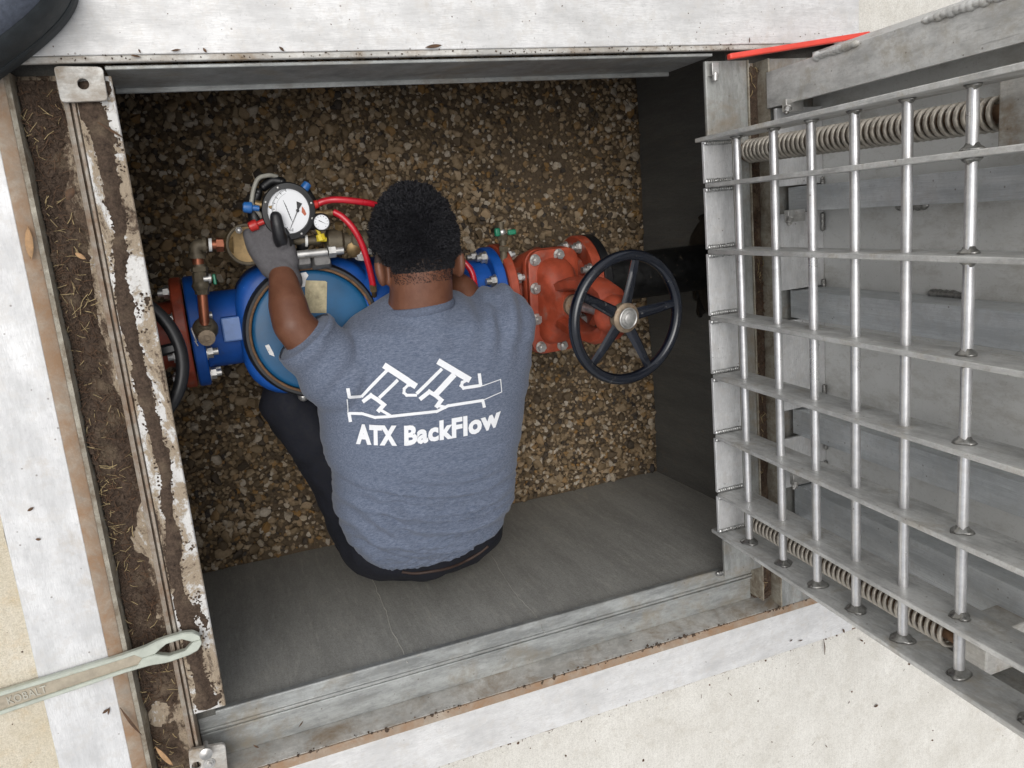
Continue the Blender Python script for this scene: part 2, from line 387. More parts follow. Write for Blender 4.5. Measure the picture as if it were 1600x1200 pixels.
def remesh(mb, voxel, it=6, fac=.5):
    bm = mb.bm; bmesh.ops.recalc_face_normals(bm, faces=bm.faces)
    me = bpy.data.meshes.new('tmp'); bm.to_mesh(me); bm.free()
    o = bpy.data.objects.new('tmp', me); COL.objects.link(o)
    r = o.modifiers.new('r', 'REMESH'); r.mode = 'VOXEL'; r.voxel_size = voxel; r.use_smooth_shade = True
    if it:
        s_ = o.modifiers.new('s', 'SMOOTH'); s_.iterations = it; s_.factor = fac
    dg = bpy.context.evaluated_depsgraph_get(); dg.update()
    out = bpy.data.meshes.new_from_object(o.evaluated_get(dg))
    bpy.data.objects.remove(o); bpy.data.meshes.remove(me)
    out.polygons.foreach_set('use_smooth', [True]*len(out.polygons)); out.materials.clear()
    return out
def capsule(mb, pts, rad, seg=18, sub=6):                  # rounded limb through points
    P = smooth_path(pts, sub) if len(pts) > 2 else [Vector(pts[0]).lerp(Vector(pts[1]), k/sub) for k in range(sub+1)]
    n = len(P)-1; rr = [float(np.interp(i/n*(len(rad)-1), range(len(rad)), rad)) for i in range(n+1)]
    mb.tube(P, rr, seg); mb.ball(P[0], rr[0]*.995, seg, 10); mb.ball(P[-1], rr[-1]*.995, seg, 10)

# ================================================================== SETTING
FZ = -.75                                                   # gravel floor of the pit
def ring_sheet(name, x0, x1, y0, y1, X0, X1, Y0, Y1, z, mat):
    mb = MB()
    for a in ((X0, Y0, X1, y0), (X0, y1, X1, Y1), (X0, y0, x0, y1), (x1, y0, X1, y1)):
        mb._add([(a[0], a[1], z), (a[2], a[1], z), (a[2], a[3], z), (a[0], a[3], z)], [(0, 1, 2, 3)])
    return struct(part(name, mb, mat))
ring_sheet('ground', -2.4, 3.6, -3.2, 3.4, -120, 120, -120, 120, -.06, 'ground_earth')
ring_sheet('concrete_slab', -.30, 1.30, -1.0, 1.3, -2.5, 3.7, -3.3, 3.5, -.006, 'concrete_cream')
mb = MB(); pts = []                                        # ragged strip of older tan mortar along the left flange
N = 60
mb.sheet(lambda u, v: Vector((-.50+.158*u + (.006*noise.noise(Vector((v*30, 3, 0)))-.005 if u > .9 else 0), .5-1.9*v, -.003)), 4, N)
struct(part('mortar_path', mb, 'concrete_tan'))

vault = thing('concrete_vault', (.5, 0, FZ), 'grey concrete pit walls below the open aluminium hatch', 'vault')
WB, WR, WL, WT = -.842, 1.262, -.34, .98
def slab(lo, hi, mat, parent, name='wall', bev=0): return part(name, MB().box(lo, hi), mat, parent, bevel=bev)
slab((WL, WB-.12, FZ-.1), (WR, WB, -.062), 'concrete_wall', vault).data
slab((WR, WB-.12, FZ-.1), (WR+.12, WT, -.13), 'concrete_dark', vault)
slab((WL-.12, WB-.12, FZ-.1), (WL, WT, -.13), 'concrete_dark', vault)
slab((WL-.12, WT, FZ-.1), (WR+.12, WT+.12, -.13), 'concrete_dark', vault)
mb = MB()                                                   # roof slab of the pit, around the opening
mb.box((WL-.12, -.84, -.129), (-.10, WT, -.05)); mb.box((1.06, -.84, -.129), (WR+.12, WT, -.05)); mb.box((-.099, .80, -.129), (1.059, WT+.12, -.05))
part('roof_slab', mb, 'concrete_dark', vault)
# two hairline cracks in the near wall, as thin mortar ridges
for pts in (((578, 897), (592, 930), (603, 955), (612, 985), (628, 1012), (636, 1035)), ((768, 868), (790, 905), (812, 935), (838, 962), (852, 990))):
    P = smooth_path([ony(px, py, WB+.0004) for px, py in pts], 6)
    P = [p + Vector((noise.noise(p*60)*.004, 0, noise.noise(p*60+Vector((5, 0, 0)))*.003)) for p in P]
    part('crack', MB().tube(P, .0011 if pts[0][0] < 600 else .0006, 5), 'crack_fill', vault)

# gravel floor
def fh(x, y): return FZ + .012*noise.noise(Vector((x*3, y*3, 1))) + .006*noise.noise(Vector((x*9, y*9, 4)))
mb = MB(); mb.sheet(lambda u, v: Vector((WL+(WR-WL)*u, WB+(WT-WB)*v, fh(WL+(WR-WL)*u, WB+(WT-WB)*v)-.004)), 60, 70)
floor = struct(part('vault_floor', mb, 'floor_soil', smooth=180))
TPL = []
for k in range(14):
    bm = bmesh.new()
    for _ in range(20):
        v = Vector(rng.normal(size=3)); v.normalize(); v *= .85+.3*rng.random()
        bm.verts.new((v.x, v.y*.8, v.z*.62))
    bmesh.ops.convex_hull(bm, input=bm.verts)
    bmesh.ops.delete(bm, geom=[v for v in bm.verts if not v.link_faces], context='VERTS')
    bmesh.ops.triangulate(bm, faces=bm.faces)
    bm.verts.index_update()
    TPL.append((np.array([v.co[:] for v in bm.verts]), np.array([[v.index for v in f.verts] for f in bm.faces]))); bm.free()
def bald(x, y):                                             # earth shows through: right of middle and in patches
    b = noise.noise(Vector((x*2.6, y*2.6, 7)))*.5 + .5*math.exp(-((x-.95)**2/.05+(y-.18)**2/.05)) + .35*math.exp(-((x-1.0)**2/.06+(y+.45)**2/.1))
    return b
def rotm(): return Matrix.Rotation(random.random()*6.283, 3, 'Z') @ Matrix.Rotation(random.gauss(0, .35), 3, 'X') @ Matrix.Rotation(random.gauss(0, .35), 3, 'Y')
stones = []
cell = .0102
for i in range(int((WR-WL)/cell)):
    for j in range(int((.47-WB)/cell)):
        x = WL+(i+random.random())*cell; y = WB+(j+random.random())*cell
        b = bald(x, y)
        if random.random() < b*.75-.02: continue
        r = min(.019, random.lognormvariate(math.log(.0077), .36)) * (1 - .45*max(0, b))
        if y < WB+r*.8 or x > WR-r*.8: continue
        stones.append((r, x, y))
stones.sort(reverse=True)
inview = [s for s in stones if 200 < proj((s[1], s[2], FZ))[0] < 1010 and 140 < proj((s[1], s[2], FZ))[1] < 860 and not (s[1] > .12 and -.6 < s[2] < -.05 and s[1] < .68)]
big = inview[:300]; bigset = set(id(s) for s in big)
rest = [s for s in stones if id(s) not in bigset]
V = []; Fc = []; T = []; off = 0
for r, x, y in rest:
    v, f = TPL[random.randrange(14)]
    v = (v*r) @ np.array(rotm()).T + np.array([x, y, fh(x, y)+r*random.uniform(-.05, .36)])
    V.append(v); Fc.append(f+off); off += len(v); T.append(np.full(len(v), rng.random()))
me = bpy.data.meshes.new('gravel'); me.from_pydata(np.concatenate(V).tolist(), [], np.concatenate(Fc).tolist())
a = me.attributes.new('tone', 'FLOAT', 'POINT'); a.data.foreach_set('value', np.concatenate(T))
me.polygons.foreach_set('use_smooth', [True]*len(me.polygons)); me.set_sharp_from_angle(angle=math.radians(42))
go = link('gravel', me, 'stone_mass', floor); go['kind'] = 'stuff'
meshes = []
for v, f in TPL:
    m_ = bpy.data.meshes.new('stone'); m_.from_pydata(v.tolist(), [], f.tolist()); m_.polygons.foreach_set('use_smooth', [True]*len(m_.polygons)); m_.set_sharp_from_angle(angle=math.radians(42)); m_.materials.append(MATS['stone_each']); meshes.append(m_)
for r, x, y in big:
    o = bpy.data.objects.new('stone', random.choice(meshes)); COL.objects.link(o); o.parent = floor
    o.location = Vector((x, y, fh(x, y)+r*.4)); o.rotation_euler = rotm().to_euler(); o.scale = (r, r, r)
# the one large pale stone by the left end of the near wall
o = bpy.data.objects.new('stone', meshes[3]); COL.objects.link(o); o.parent = floor
o.location = at(349, 864, FZ+.01); o.scale = (.026, .022, .02); o['label'] = 'large pale stone by the wall foot'

# ================================================================== HATCH FRAME
frame_ = thing('hatch_frame', (.45, -.35, 0), 'weathered aluminium hatch frame with soil filled drain gutter set in concrete', 'hatch frame')
def strip(name, prof, axis, a, b, mat, n=1, label=None, bevel=0, wob=0):
    """extrude an open or closed (coord,z) profile along x or y with thickness taken from the closed outline"""
    mb = MB(); rings = []
    for k in range(n+1):
        t = a+(b-a)*k/n
        rings.append([Vector((t, c, z)) if axis == 'x' else Vector((c, t, z)) for c, z in prof])
    mb.loft(rings)
    return part(name, mb, mat, frame_, smooth=30, bevel=bevel, label=label)
# flanges
strip('flange', [(-.347, -.012), (-.347, 0), (-.242, 0), (-.242, -.012)], 'y', .276, -1.20, 'plate_bright_y', label='bright flange left of the gutter', bevel=.0012)
strip('flange', [(-1.056, -.012), (-1.056, -.0005), (-.956, -.0005), (-.956, -.012)], 'x', -.2415, 1.335, 'plate_bright_x', label='bright flange along the lower edge', bevel=.0012)
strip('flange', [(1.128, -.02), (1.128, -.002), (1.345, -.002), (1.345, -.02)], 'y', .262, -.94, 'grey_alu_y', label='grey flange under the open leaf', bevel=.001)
# left gutter
strip('gutter_edge', [(-.2418, -.014), (-.2418, .0015), (-.238, .0015), (-.222, -.0015), (-.2201, -.003), (-.2201, -.014)], 'y', .27, -1.2, 'tan_strip', label='tan stained gutter edge')
strip('gutter_wall', [(-.2198, -.05), (-.2198, -.003), (-.213, -.004), (-.208, -.05)], 'y', .27, -1.2, 'cream_strip')
strip('gutter_bed', [(-.2078, -.06), (-.2078, -.043), (-.150, -.043), (-.150, -.06)], 'y', .27, -1.2, 'ledge_soiled')
strip('gasket_rail', [(-.1498, -.06), (-.1498, -.014), (-.1465, -.010), (-.1425, -.011), (-.1418, -.022), (-.1395, -.022), (-.1385, -.009), (-.1345, -.009), (-.1325, -.016), (-.1325, -.06)], 'y', .27, -.985, 'rail_dirty')
strip('support_ledge', [(-.1323, -.03), (-.1323, -.012), (-.0800, -.012), (-.0785, -.014), (-.0785, -.022), (-.084, -.03)], 'y', .262, -.806, 'ledge_dirty', label='soil stained support ledge', bevel=.0008)
# lower side
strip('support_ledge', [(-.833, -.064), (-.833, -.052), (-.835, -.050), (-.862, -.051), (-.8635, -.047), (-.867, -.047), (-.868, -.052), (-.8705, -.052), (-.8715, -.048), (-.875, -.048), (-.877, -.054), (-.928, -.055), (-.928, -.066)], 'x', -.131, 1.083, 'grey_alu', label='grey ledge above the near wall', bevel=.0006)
strip('gutter_wall', [(-.9282, -.066), (-.9282, -.046), (-.940, -.007), (-.9415, -.007), (-.9415, -.066)], 'x', -.131, 1.20, 'strip_whitish')
strip('gutter_edge', [(-.9417, -.02), (-.9417, -.004), (-.9555, .001), (-.9555, -.02)], 'x', -.2198, 1.26, 'tan_strip')
# right side
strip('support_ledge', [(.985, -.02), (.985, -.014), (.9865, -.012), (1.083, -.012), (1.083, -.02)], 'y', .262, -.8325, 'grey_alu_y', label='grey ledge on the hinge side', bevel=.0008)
strip('ledge_rib', [(1.0832, -.062), (1.0832, -.009), (1.0862, -.009), (1.0862, -.062)], 'y', .262, -.915, 'cream_strip')
strip('gutter_bed', [(1.0872, -.07), (1.0872, -.045), (1.124, -.045), (1.124, -.07)], 'y', .262, -.925, 'ledge_soiled')
strip('gutter_wall', [(1.1242, -.07), (1.1242, .002), (1.128, .002), (1.128, -.07)], 'y', .262, -.935, 'cream_strip')
def bead(mb, a, b, r, n, squash=.55):
    a = Vector(a); b = Vector(b)
    for k in range(n):
        t = k/max(1, n-1); p = a.lerp(b, t)
        mb.ball(p, (r*random.uniform(.85, 1.1), r*random.uniform(.85, 1.1), r*squash), 8, 6)
mb = MB(); bead(mb, (.99, -.838, -.045), (1.08, -.838, -.045), .007, 16); part('weld_bead', mb, 'weld_dark', frame_, smooth=180)
# lock tabs
def lock_tab(pxs, z, hole, bolt=None):
    P = [at(px, py, z) for px, py in pxs]; c = sum(P, Vector())/4; hc = at(*hole, z)
    mb = MB(); out = []; N = 40                              # plate with a drilled hole: ring between outline and hole
    for k in range(N):
        s_ = k/N*4; i = int(s_); p = P[i].lerp(P[(i+1) % 4], s_-i)
        p = p + (c-p)*.05*max(0, 1-abs(((s_) % 1)-.5)*-2-1) if False else p
        q = (s_ % 1); cr_ = min(q, 1-q)
        if cr_ < .1: p = p.lerp(c, .055*(1-cr_/.1))
        out.append(p)
    inn = []
    for p in out:
        d = (p-hc); d.z = 0; d.normalize(); inn.append(hc+d*.0078)
    th = Vector((0, 0, -.008))
    vs = out+inn+[p+th for p in out]+[p+th for p in inn]
    fs = []
    for k in range(N):
        j = (k+1) % N
        fs += [(k, j, N+j, N+k), (2*N+k, 3*N+k, 3*N+j, 2*N+j), (k, 2*N+k, 2*N+j, j), (N+k, N+j, 3*N+j, 3*N+k)]
    mb._add(vs, fs); return mb
part('lock_tab', lock_tab([(83, 103), (160, 104), (169, 157), (95, 160)], .004, (130, 131)), 'strip_whitish', frame_, smooth=30, bevel=.001, label='drilled tab in the upper left corner')
mb = lock_tab([(294, 1173), (352, 1162), (358, 1222), (300, 1232)], .006, (307, 1197))
part('lock_tab', mb, 'strip_whitish', frame_, smooth=30, bevel=.001, label='drilled tab in the lower left corner')
mb = MB(); p = at(327, 1192, .006); hexbolt(mb, p, (0, 0, 1), .008, .004); p = at(322, 1172, .006); mb.cyl(p+Vector((0, .002, -.02)), p+Vector((0, .002, .012)), .004); mb.lathe(p+Vector((0, .002, .010)), (0, 0, 1), [(.006, 0), (.011, .003), (.011, .006), (.004, .009)], 18)
part('pin', mb, 'steel', frame_)
mb = MB(); p = at(1117, 108, 0); mb.box(p+Vector((-.008, -.012, -.015)), p+Vector((.008, .012, .003))); mb.cyl(p+Vector((0, -.006, 0)), p+Vector((0, -.022, -.001)), .006, seg=10)
part('latch_block', mb, 'steel', frame_, bevel=.001)

# closed second leaf on which the photographer stands
leaf2 = thing('closed_hatch_leaf', (.5, .28, 0), 'closed aluminium hatch leaf along the top, scratched and bright', 'hatch leaf')
part('leaf_plate', MB().box((-.45, .2885, -.002), (1.355, 1.35, .006)), 'plate_bright_x', leaf2, bevel=.0015)
part('leaf_lip', MB().box((-.45, .2785, -.006), (1.20, .2883, .0045)), 'strip_whitish', leaf2, bevel=.002)
mb = MB(); mb.box((-.085, .270, -.165), (1.0, .276, -.007)); mb.box((-.085, .262, -.172), (1.0, .2765, -.1655))
part('skirt', mb, 'grey_alu', leaf2, bevel=.0015)

# ================================================================== GUTTER SOIL, LITTER
def clod(mb, p, r):
    v, f = TPL[random.randrange(0, 14, 2)]; m = rotm()
    mb._add([p + m @ Vector(q*r) for q in v], [tuple(x) for x in f.tolist()])
def fill(x0, x1, ya, yb, z0, hmax, name, dens, parent):
    mb = MB()
    nu, nv = 10, int(abs(yb-ya)/.007)
    def f(u, v):
        x = x0+(x1-x0)*u; y = ya+(yb-ya)*v
        q = .5+.5*noise.noise(Vector((x*7, y*5, 2)))+.35*noise.noise(Vector((x*24, y*18, 5)))
        edge = (1-u*.72)
        return Vector((x, y, z0 + max(-.004, hmax*(q*edge*1.25-.22)) + .0025*noise.noise(Vector((x*160, y*160, 1)))))
    mb.sheet(f, nu, nv)
    o = part(name, mb, 'soil', parent, smooth=180); o['kind'] = 'stuff'
    mb = MB()
    for _ in range(dens):
        u = random.random()**1.7; v = random.random(); p = f(u, v)
        if p.z < z0+.001: continue
        clod(mb, p, min(.008, random.lognormvariate(math.log(.0022), .5)))
    o = part('soil_crumbs', mb, 'soil', parent, smooth=0); o['kind'] = 'stuff'
    mb = MB()
    mb.mi = 0
    for _ in range(int(dens*.34)):
        u = random.random()**1.3; v = random.random(); p = f(u, v)+Vector((0, 0, .002))
        if p.z < z0+.003: continue
        a = random.random()*6.283; L = random.uniform(.005, .022); mb.mi = 1 if random.random() < .22*(1+noise.noise(p*14)*2) else 0; d = Vector((math.cos(a), math.sin(a), random.uniform(-.15, .35)))
        e = Vector((-d.y, d.x, 0))*random.uniform(-.3, .3)
        w = random.uniform(.0003, .0007)
        mb.tube([p-d*L/2, p+e*L*.3+Vector((0, 0, .002)), p+d*L/2], w, 4)
    o = part('dry_grass', mb, ['twig', 'straw'], parent, smooth=0); o['kind'] = 'stuff'
soil = thing('gutter_soil', (-.18, -.35, -.04), 'dark soil and dry grass packed in the left gutter', 'soil')
fill(-.2075, -.151, .262, -1.18, -.043, .034, 'soil_bed', 3600, soil)
soil2 = thing('gutter_soil', (1.105, -.3, -.04), 'dark soil in the narrow gutter behind the grate', 'soil')
fill(1.088, 1.1235, .25, -.92, -.030, .028, 'soil_bed', 1500, soil2)
# soil ridge lying on the left ledge
mb = MB()
def ridge_h(x, y):
    c = -.113+.006*math.sin(y*13)+.006*noise.noise(Vector((0, y*8, 3)))
    q = math.exp(-((x-c)/.0125)**2)*1.25 + .75*noise.noise(Vector((x*26, y*17, 2))) + .45*noise.noise(Vector((x*75, y*60, 8))) - .52
    q += .30*max(0, min(1, (-.62-y)/.12)) + .25*max(0, min(1, (y-.05)/.15))
    return q
def fr(u, v):
    x = -.131+.0505*u; y = .255-1.055*v
    h = max(-.003, .0055*ridge_h(x, y)) + .0009*noise.noise(Vector((x*260, y*260, 0)))
    return Vector((x, y, -.0125+h))
mb.sheet(fr, 30, 520); o = part('soil_ridge', mb, 'soil', soil, smooth=180); o['kind'] = 'stuff'
mb = MB()
for _ in range(2600):
    y = random.uniform(.25, -.8); x = random.uniform(-.131, -.081)
    if ridge_h(x, y) > -.35*random.random(): clod(mb, Vector((x, y, -.0115)), random.uniform(.0008, .0028))
for _ in range(900):                                       # crumbs along the near gutter wall and tan edges
    x = 1.2-1.32*random.random()**1.4
    if noise.noise(Vector((x*11, 0, 3))) > random.uniform(-.35, .35): clod(mb, Vector((x, -.943+random.gauss(0, .004), -.004)), min(.0055, random.lognormvariate(math.log(.0014), .55)))
for _ in range(120):
    x = random.uniform(-.2, 1.1); clod(mb, Vector((x, .283+random.gauss(0, .003), .0055)), random.uniform(.0006, .0022))
o = part('soil_crumbs', mb, 'soil', soil, smooth=0); o['kind'] = 'stuff'

mb = MB()                                                   # fine litter on the concrete and a dirty joint along the flange
for _ in range(420):
    if random.random() < .45: p = Vector((random.uniform(-.1, 1.9), -1.058-abs(random.gauss(0, .006)), -.005))
    elif random.random() < .8: p = Vector((random.uniform(.2, 2.2), random.uniform(-1.06, -1.8), -.005))
    else: p = Vector((random.uniform(-.44, -.35), random.uniform(.2, -1.1), -.002))
    clod(mb, p, min(.0045, random.lognormvariate(math.log(.0009), .6)))
for _ in range(26):
    p = Vector((random.uniform(.3, 1.9), random.uniform(-1.0, -1.6), -.004)); a = random.random()*6.28; L = min(.012, random.lognormvariate(math.log(.0035), .5)); d = Vector((math.cos(a), math.sin(a), .05))
    if -1.056 < p.y < -.955: p.z = .0008
    mb.tube([p-d*L, p+Vector((0, 0, .0008)), p+d*L], random.uniform(.0003, .0008), 4)
for _ in range(110):
    p = Vector((random.uniform(-.35, 1.3), .2885+random.random()**2*.16, .0065)); clod(mb, p, random.uniform(.0004, .0015))
o = part('litter', mb, 'twig', None, smooth=0, origin=(.8, -1.1, 0)); o['kind'] = 'stuff'
jp = [Vector((-.25+1.6*k/120, -1.0575+.0015*noise.noise(Vector((k*.4, 0, 0))), -.0055)) for k in range(121)]
struct(part('joint_line', MB().tube(jp, [.0012+.0012*abs(noise.noise(Vector((k*.3, 5, 0)))) for k in range(121)], 5), 'rusty_brown', None, origin=(.5, -1.06, 0)))

def leaf(p, ang, L, w, mat, label, cat, name, group=None):
    mb = MB(); d = Vector((math.cos(ang), math.sin(ang), 0)); e = Vector((-d.y, d.x, 0))
    def f(u, v):
        t = u*2-1; ww = w*(1-abs(t)**2.2)
        return Vector(p)+d*t*L/2+e*(v-.5)*ww+Vector((0, 0, .0015+.1*L*(abs(v-.5)*.6)+.08*L*math.sin(u*2.6)))
    mb.sheet(f, 8, 2); o = part(name, mb, mat, None, smooth=180, origin=p)
    s_ = o.modifiers.new('thick', 'SOLIDIFY'); s_.thickness = .0006
    return tag(o, label, cat, group)
def ang_px(a, b):
    p, q = at(*a), at(*b); return math.atan2(q.y-p.y, q.x-p.x)
leaf(at(47, 380, .003), ang_px((45, 360), (50, 405)), .05, .011, 'dry_leaf', 'long tan leaf on the stained edge left of the gutter', 'leaf', 'dry_leaf')
leaf(at(126, 400, -.015), ang_px((118, 396), (134, 405)), .018, .007, 'dry_leaf', 'small pink tan leaf lying on the gutter soil', 'leaf', 'dry_leaf')
leaf(at(205, 1125, .004), ang_px((187, 1095), (228, 1145)), .062, .005, 'twig', 'thin brown leaf blade bent over the gutter edge below the wrench', 'leaf', 'dry_leaf')
leaf(at(257, 1180, -.01), ang_px((236, 1163), (272, 1200)), .048, .008, 'dry_leaf', 'curled orange leaf at the bottom end of the gutter soil', 'leaf', 'dry_leaf')
leaf(at(1368, 1102, -.005), 0.2, .013, .006, 'twig', 'brown bark chip on the cream concrete below the grate', 'bark chip', 'bark_chip')
leaf(at(1286, 1010, -.004), ang_px((1286, 990), (1287, 1030)), .04, .003, 'twig', 'reddish twig across the joint of flange and concrete', 'twig', 'twig')
leaf(at(110, 303, -.012), 1.0, .022, .012, 'twig', 'black bark flake at the upper end of the gutter soil', 'bark chip', 'bark_chip')
leaf(at(172, 203, -.009), ang_px((155, 190), (184, 208)), .04, .003, 'twig', 'red brown twig lying on the upper part of the left ledge', 'twig', 'twig')
leaf(at(677, 73, .008), .1, .03, .006, 'twig', 'brown seed pod on the edge of the closed leaf', 'seed pod', 'seed_pod')
for k, (px, py) in enumerate(((320, 79), (275, 79), (440, 77), (212, 88), (218, 80), (1170, 63), (1385, 985), (1290, 1165), (1250, 1000), (1317, 985), (1330, 1080), (1200, 955), (400, 1165), (470, 1130), (985, 1000), (1100, 985), (1500, 1075), (1345, 1000), (1235, 1000), (60, 842), (48, 795), (165, 1110), (170, 1110), (425, 200), (1110, 170), (1560, 1190), (1310, 1140), (1450, 1180))):
    if k > 22: continue
    leaf(at(px, py, .0075 if py < 100 else .0005), random.random()*3.1, random.uniform(.006, .016), random.uniform(.002, .005), 'twig', 'tiny dark bark crumb on the edge of the closed leaf' if py < 100 else 'tiny dark bark crumb on the pale flange left of the gutter' if px < 200 else 'tiny dark bark crumb on the flange or concrete below the opening', 'bark crumb', 'bark_crumb', 'bark crumbs on the closed leaf' if py < 100 else 'bark crumbs on the left flange' if px < 200 else 'bark crumbs below the opening')

# ================================================================== OPEN LEAF (hinged right), standing up
LEAN = .082
def Lx(x, z): return x - LEAN*z
def lbox(mb, x0, x1, y0, y1, z0, z1):                      # box following the lean of the standing leaf
    vs = [(Lx(x, z), y, z) for z in (z0, z1) for x, y in ((x0, y0), (x1, y0), (x1, y1), (x0, y1))]
    return mb._add([Vector(v) for v in vs], [(3, 2, 1, 0), (4, 5, 6, 7), (0, 1, 5, 4), (1, 2, 6, 5), (2, 3, 7, 6), (3, 0, 4, 7)])
XF = onx(1222, 600, 1.0); XF = at(1222, 600, .03).x + LEAN*.03
XP = at(1290, 600, .03).x + LEAN*.03
TOPZ = 1.1
door = thing('open_hatch_leaf', (XP, -.3, 0), 'open aluminium hatch leaf standing upright behind the grate', 'hatch leaf')
part('leaf_plate', lbox(MB(), XP, XP+.008, -.84, .272, .0, TOPZ), 'door_skin', door)
yt0 = at(1226, 166, .03).y; yt1 = at(1232, 108, .03).y
mb = MB(); lbox(mb, XF, XF+.007, yt0, yt1, .0, TOPZ); lbox(mb, XF+.0072, XP-.0005, yt1-.007, yt1, .0, TOPZ)
part('edge_channel', mb, 'grate_alu', door, bevel=.001, label='edge channel with weld beads at the top')
mb = MB(); lbox(mb, XF, XF+.007, -.835, -.79, .0, TOPZ); lbox(mb, XF+.0072, XP-.0005, -.835, -.828, .0, TOPZ)
part('edge_channel', mb, 'grate_alu', door, bevel=.001)
chan_y = []
for (a, b) in (((1219, 294), (1219, 333)), ((1235, 456), (1235, 500)), ((1235, 645), (1235, 685)), ((1240, 765), (1240, 812))):
    ya, yb = at(*a, .04).y, at(*b, .04).y; chan_y.append((yb, ya))
    mb = MB(); lbox(mb, XF+.040, XF+.046, yb, ya, .012, TOPZ-.03); lbox(mb, XF+.0462, XP-.0005, ya-.006, ya, .012, TOPZ-.03); lbox(mb, XF+.0462, XP-.0005, yb, yb+.006, .012, TOPZ-.03)
    part('stiffener', mb, 'channel_alu', door, bevel=.001)
ys = [yt0] + [v for c_ in chan_y for v in (c_[1], c_[0])] + [-.785]
for k in range(0, len(ys), 2):
    mb = MB(); lbox(mb, XF, XP-.0006, ys[k+1]+.003, ys[k]-.003, .022, .03)
    part('end_plate', mb, 'end_alu', door, bevel=.001)
for y in [v for c_ in chan_y for v in (c_[0]-.012, c_[1]+.012)]:
    mb = MB(); z0 = .05+random.random()*.05; bead(mb, (Lx(XP-.002, z0), y, .034), (Lx(XP-.002, z0), y+random.choice((-.03, .03)), .034), .005, 8, .8)
    part('weld_bead', mb, 'weld_dark', door, smooth=180)
for y, zs in ((yt1-.002, (.16, .36)), (yt1-.002, (.42, .72)), (chan_y[0][0]-.004, (.25, .36)), (chan_y[1][1]+.004, (.33, .46)), (chan_y[2][1]+.004, (.30, .46))):
    mb = MB(); x_ = XF-.001 if y > .2 else XP-.003
    for k in range(14):
        z = zs[0]+(zs[1]-zs[0])*.5*k/13; mb.ball((Lx(x_, z), y, z), (.0065, .008*random.uniform(.7, 1.2), .011), 8, 6)
    part('weld_bead', mb, 'weld_dark' if y < .2 else 'grate_alu', door, smooth=180)
for y in (.16, -.05, -.6):
    mb = MB()
    z = .085; x_ = Lx(XF-.004, z); mb.box((x_-.012, y-.012, z-.012), (x_+.03, y+.012, z+.0)); hexbolt(mb, (x_-.010, y-.004, z+.004), (-.5, -.7, .2), .0065, .012)
    part('hinge_bolt', mb, 'steel', door, bevel=.0008)
# ---- balance springs
def spring(p0, p1, r, wire, turns, label, mat='spring_steel'):
    p0, p1 = Vector(p0), Vector(p1); ax = (p1-p0).normalized(); u = ax.orthogonal().normalized(); w = ax.cross(u)
    t = thing('balance_spring', p0, label, 'spring', 'springs balancing the open leaf')
    n = turns*16; mb = MB()
    mb.tube([p0.lerp(p1, k/n)+(u*math.cos(2*math.pi*k/16)+w*math.sin(2*math.pi*k/16))*r for k in range(n+1)], wire, 7)
    part('coil', mb, mat, t, smooth=180)
    part('guide_tube', MB().cyl(p0-ax*.03, p1+ax*.06, r*.62, seg=20), 'rusty_brown', t)
    part('end_cup', MB().lathe(p0-ax*.012, ax, [(r*.5, 0), (r*1.0, .003), (r*1.0, .010), (r*.6, .011)], 24), 'rusty_brown', t)
    return t
xs = (1.035+XF)/2+.004
pA, pB = onx(1172, 236, xs-.003), onx(1572, 176, xs-.05)
spring(pA, pB, .0205, .0040, 44, 'thick coiled balance spring behind the top bars of the grate')
pC, pD = onx(1186, 818, xs-.003), onx(1490, 992, xs-.04)
spring(pC, pD, .0205, .0040, 40, 'coiled balance spring low behind the two bottom bars of the grate')
ax = (pB-pA).normalized()
mb = MB(); mb.box((pB.x-.03, pB.y-.05, pB.z+.012), (XP-.002, pB.y+.05, pB.z+.10)); part('spring_bracket', mb, 'strip_whitish', door, bevel=.003, label='upright bracket at the upper end of the thick spring')
mb = MB(); mb.box((pD.x-.02, pD.y-.03, pD.z+.015), (XP-.01, pD.y+.04, pD.z+.075)); part('spring_bracket', mb, 'strip_whitish', door, bevel=.003)

# ================================================================== SAFETY GRATE
GX0, GX1 = at(1097, 222, .0).x, at(1144, 222, .0).x
grate = thing('safety_grate', (GX0, -.3, 0), 'open welded aluminium safety grate standing on edge at the right', 'grate')
bar_y = [at(px, py, 0).y for px, py in ((1097, 221), (1099, 294), (1103, 397), (1110.6, 500), (1114, 591), (1121, 684), (1127.5, 774), (1128, 837))]
bt = .0085
for k, y in enumerate(bar_y):
    mb = MB(); lbox(mb, GX0, GX1, y, y+bt, -.028 if k in (0, 7) else .0045, 1.12)
    part('flat_bar', mb, 'grate_alu', grate, bevel=.0012)
for k in range(7):
    mb = MB(); lbox(mb, GX0+.0015, GX1-.002, bar_y[k+1]+bt+.0005, bar_y[k]-.0005, -.006, .002)
    part('end_plate', mb, 'end_alu', grate, bevel=.001)
    for y, s_ in ((bar_y[k+1]+bt, 1), (bar_y[k], -1)):
        mb = MB(); bead(mb, (GX0+.006, y+s_*.004, .003), (GX1-.008, y+s_*.004, .003), .0055, 12, .6)
        part('weld_bead', mb, 'weld_metal', grate, smooth=180)
mb = MB(); lbox(mb, GX0, GX1, bar_y[-1], bar_y[0]+bt, 1.1205, 1.129); part('end_bar', mb, 'end_alu', grate, bevel=.001)
XM = (GX0+GX1)/2-.004
rod_z = []
for px in (1157, 1213, 1270, 1336, 1416, 1514):
    lo, hi = -.1, 1.2
    for _ in range(50):
        m_ = (lo+hi)/2
        if proj((Lx(XM, m_), -.12, m_))[0] < px: lo = m_
        else: hi = m_
    rod_z.append(lo)
while rod_z[-1] < 1.0: rod_z.append(rod_z[-1]+.122)
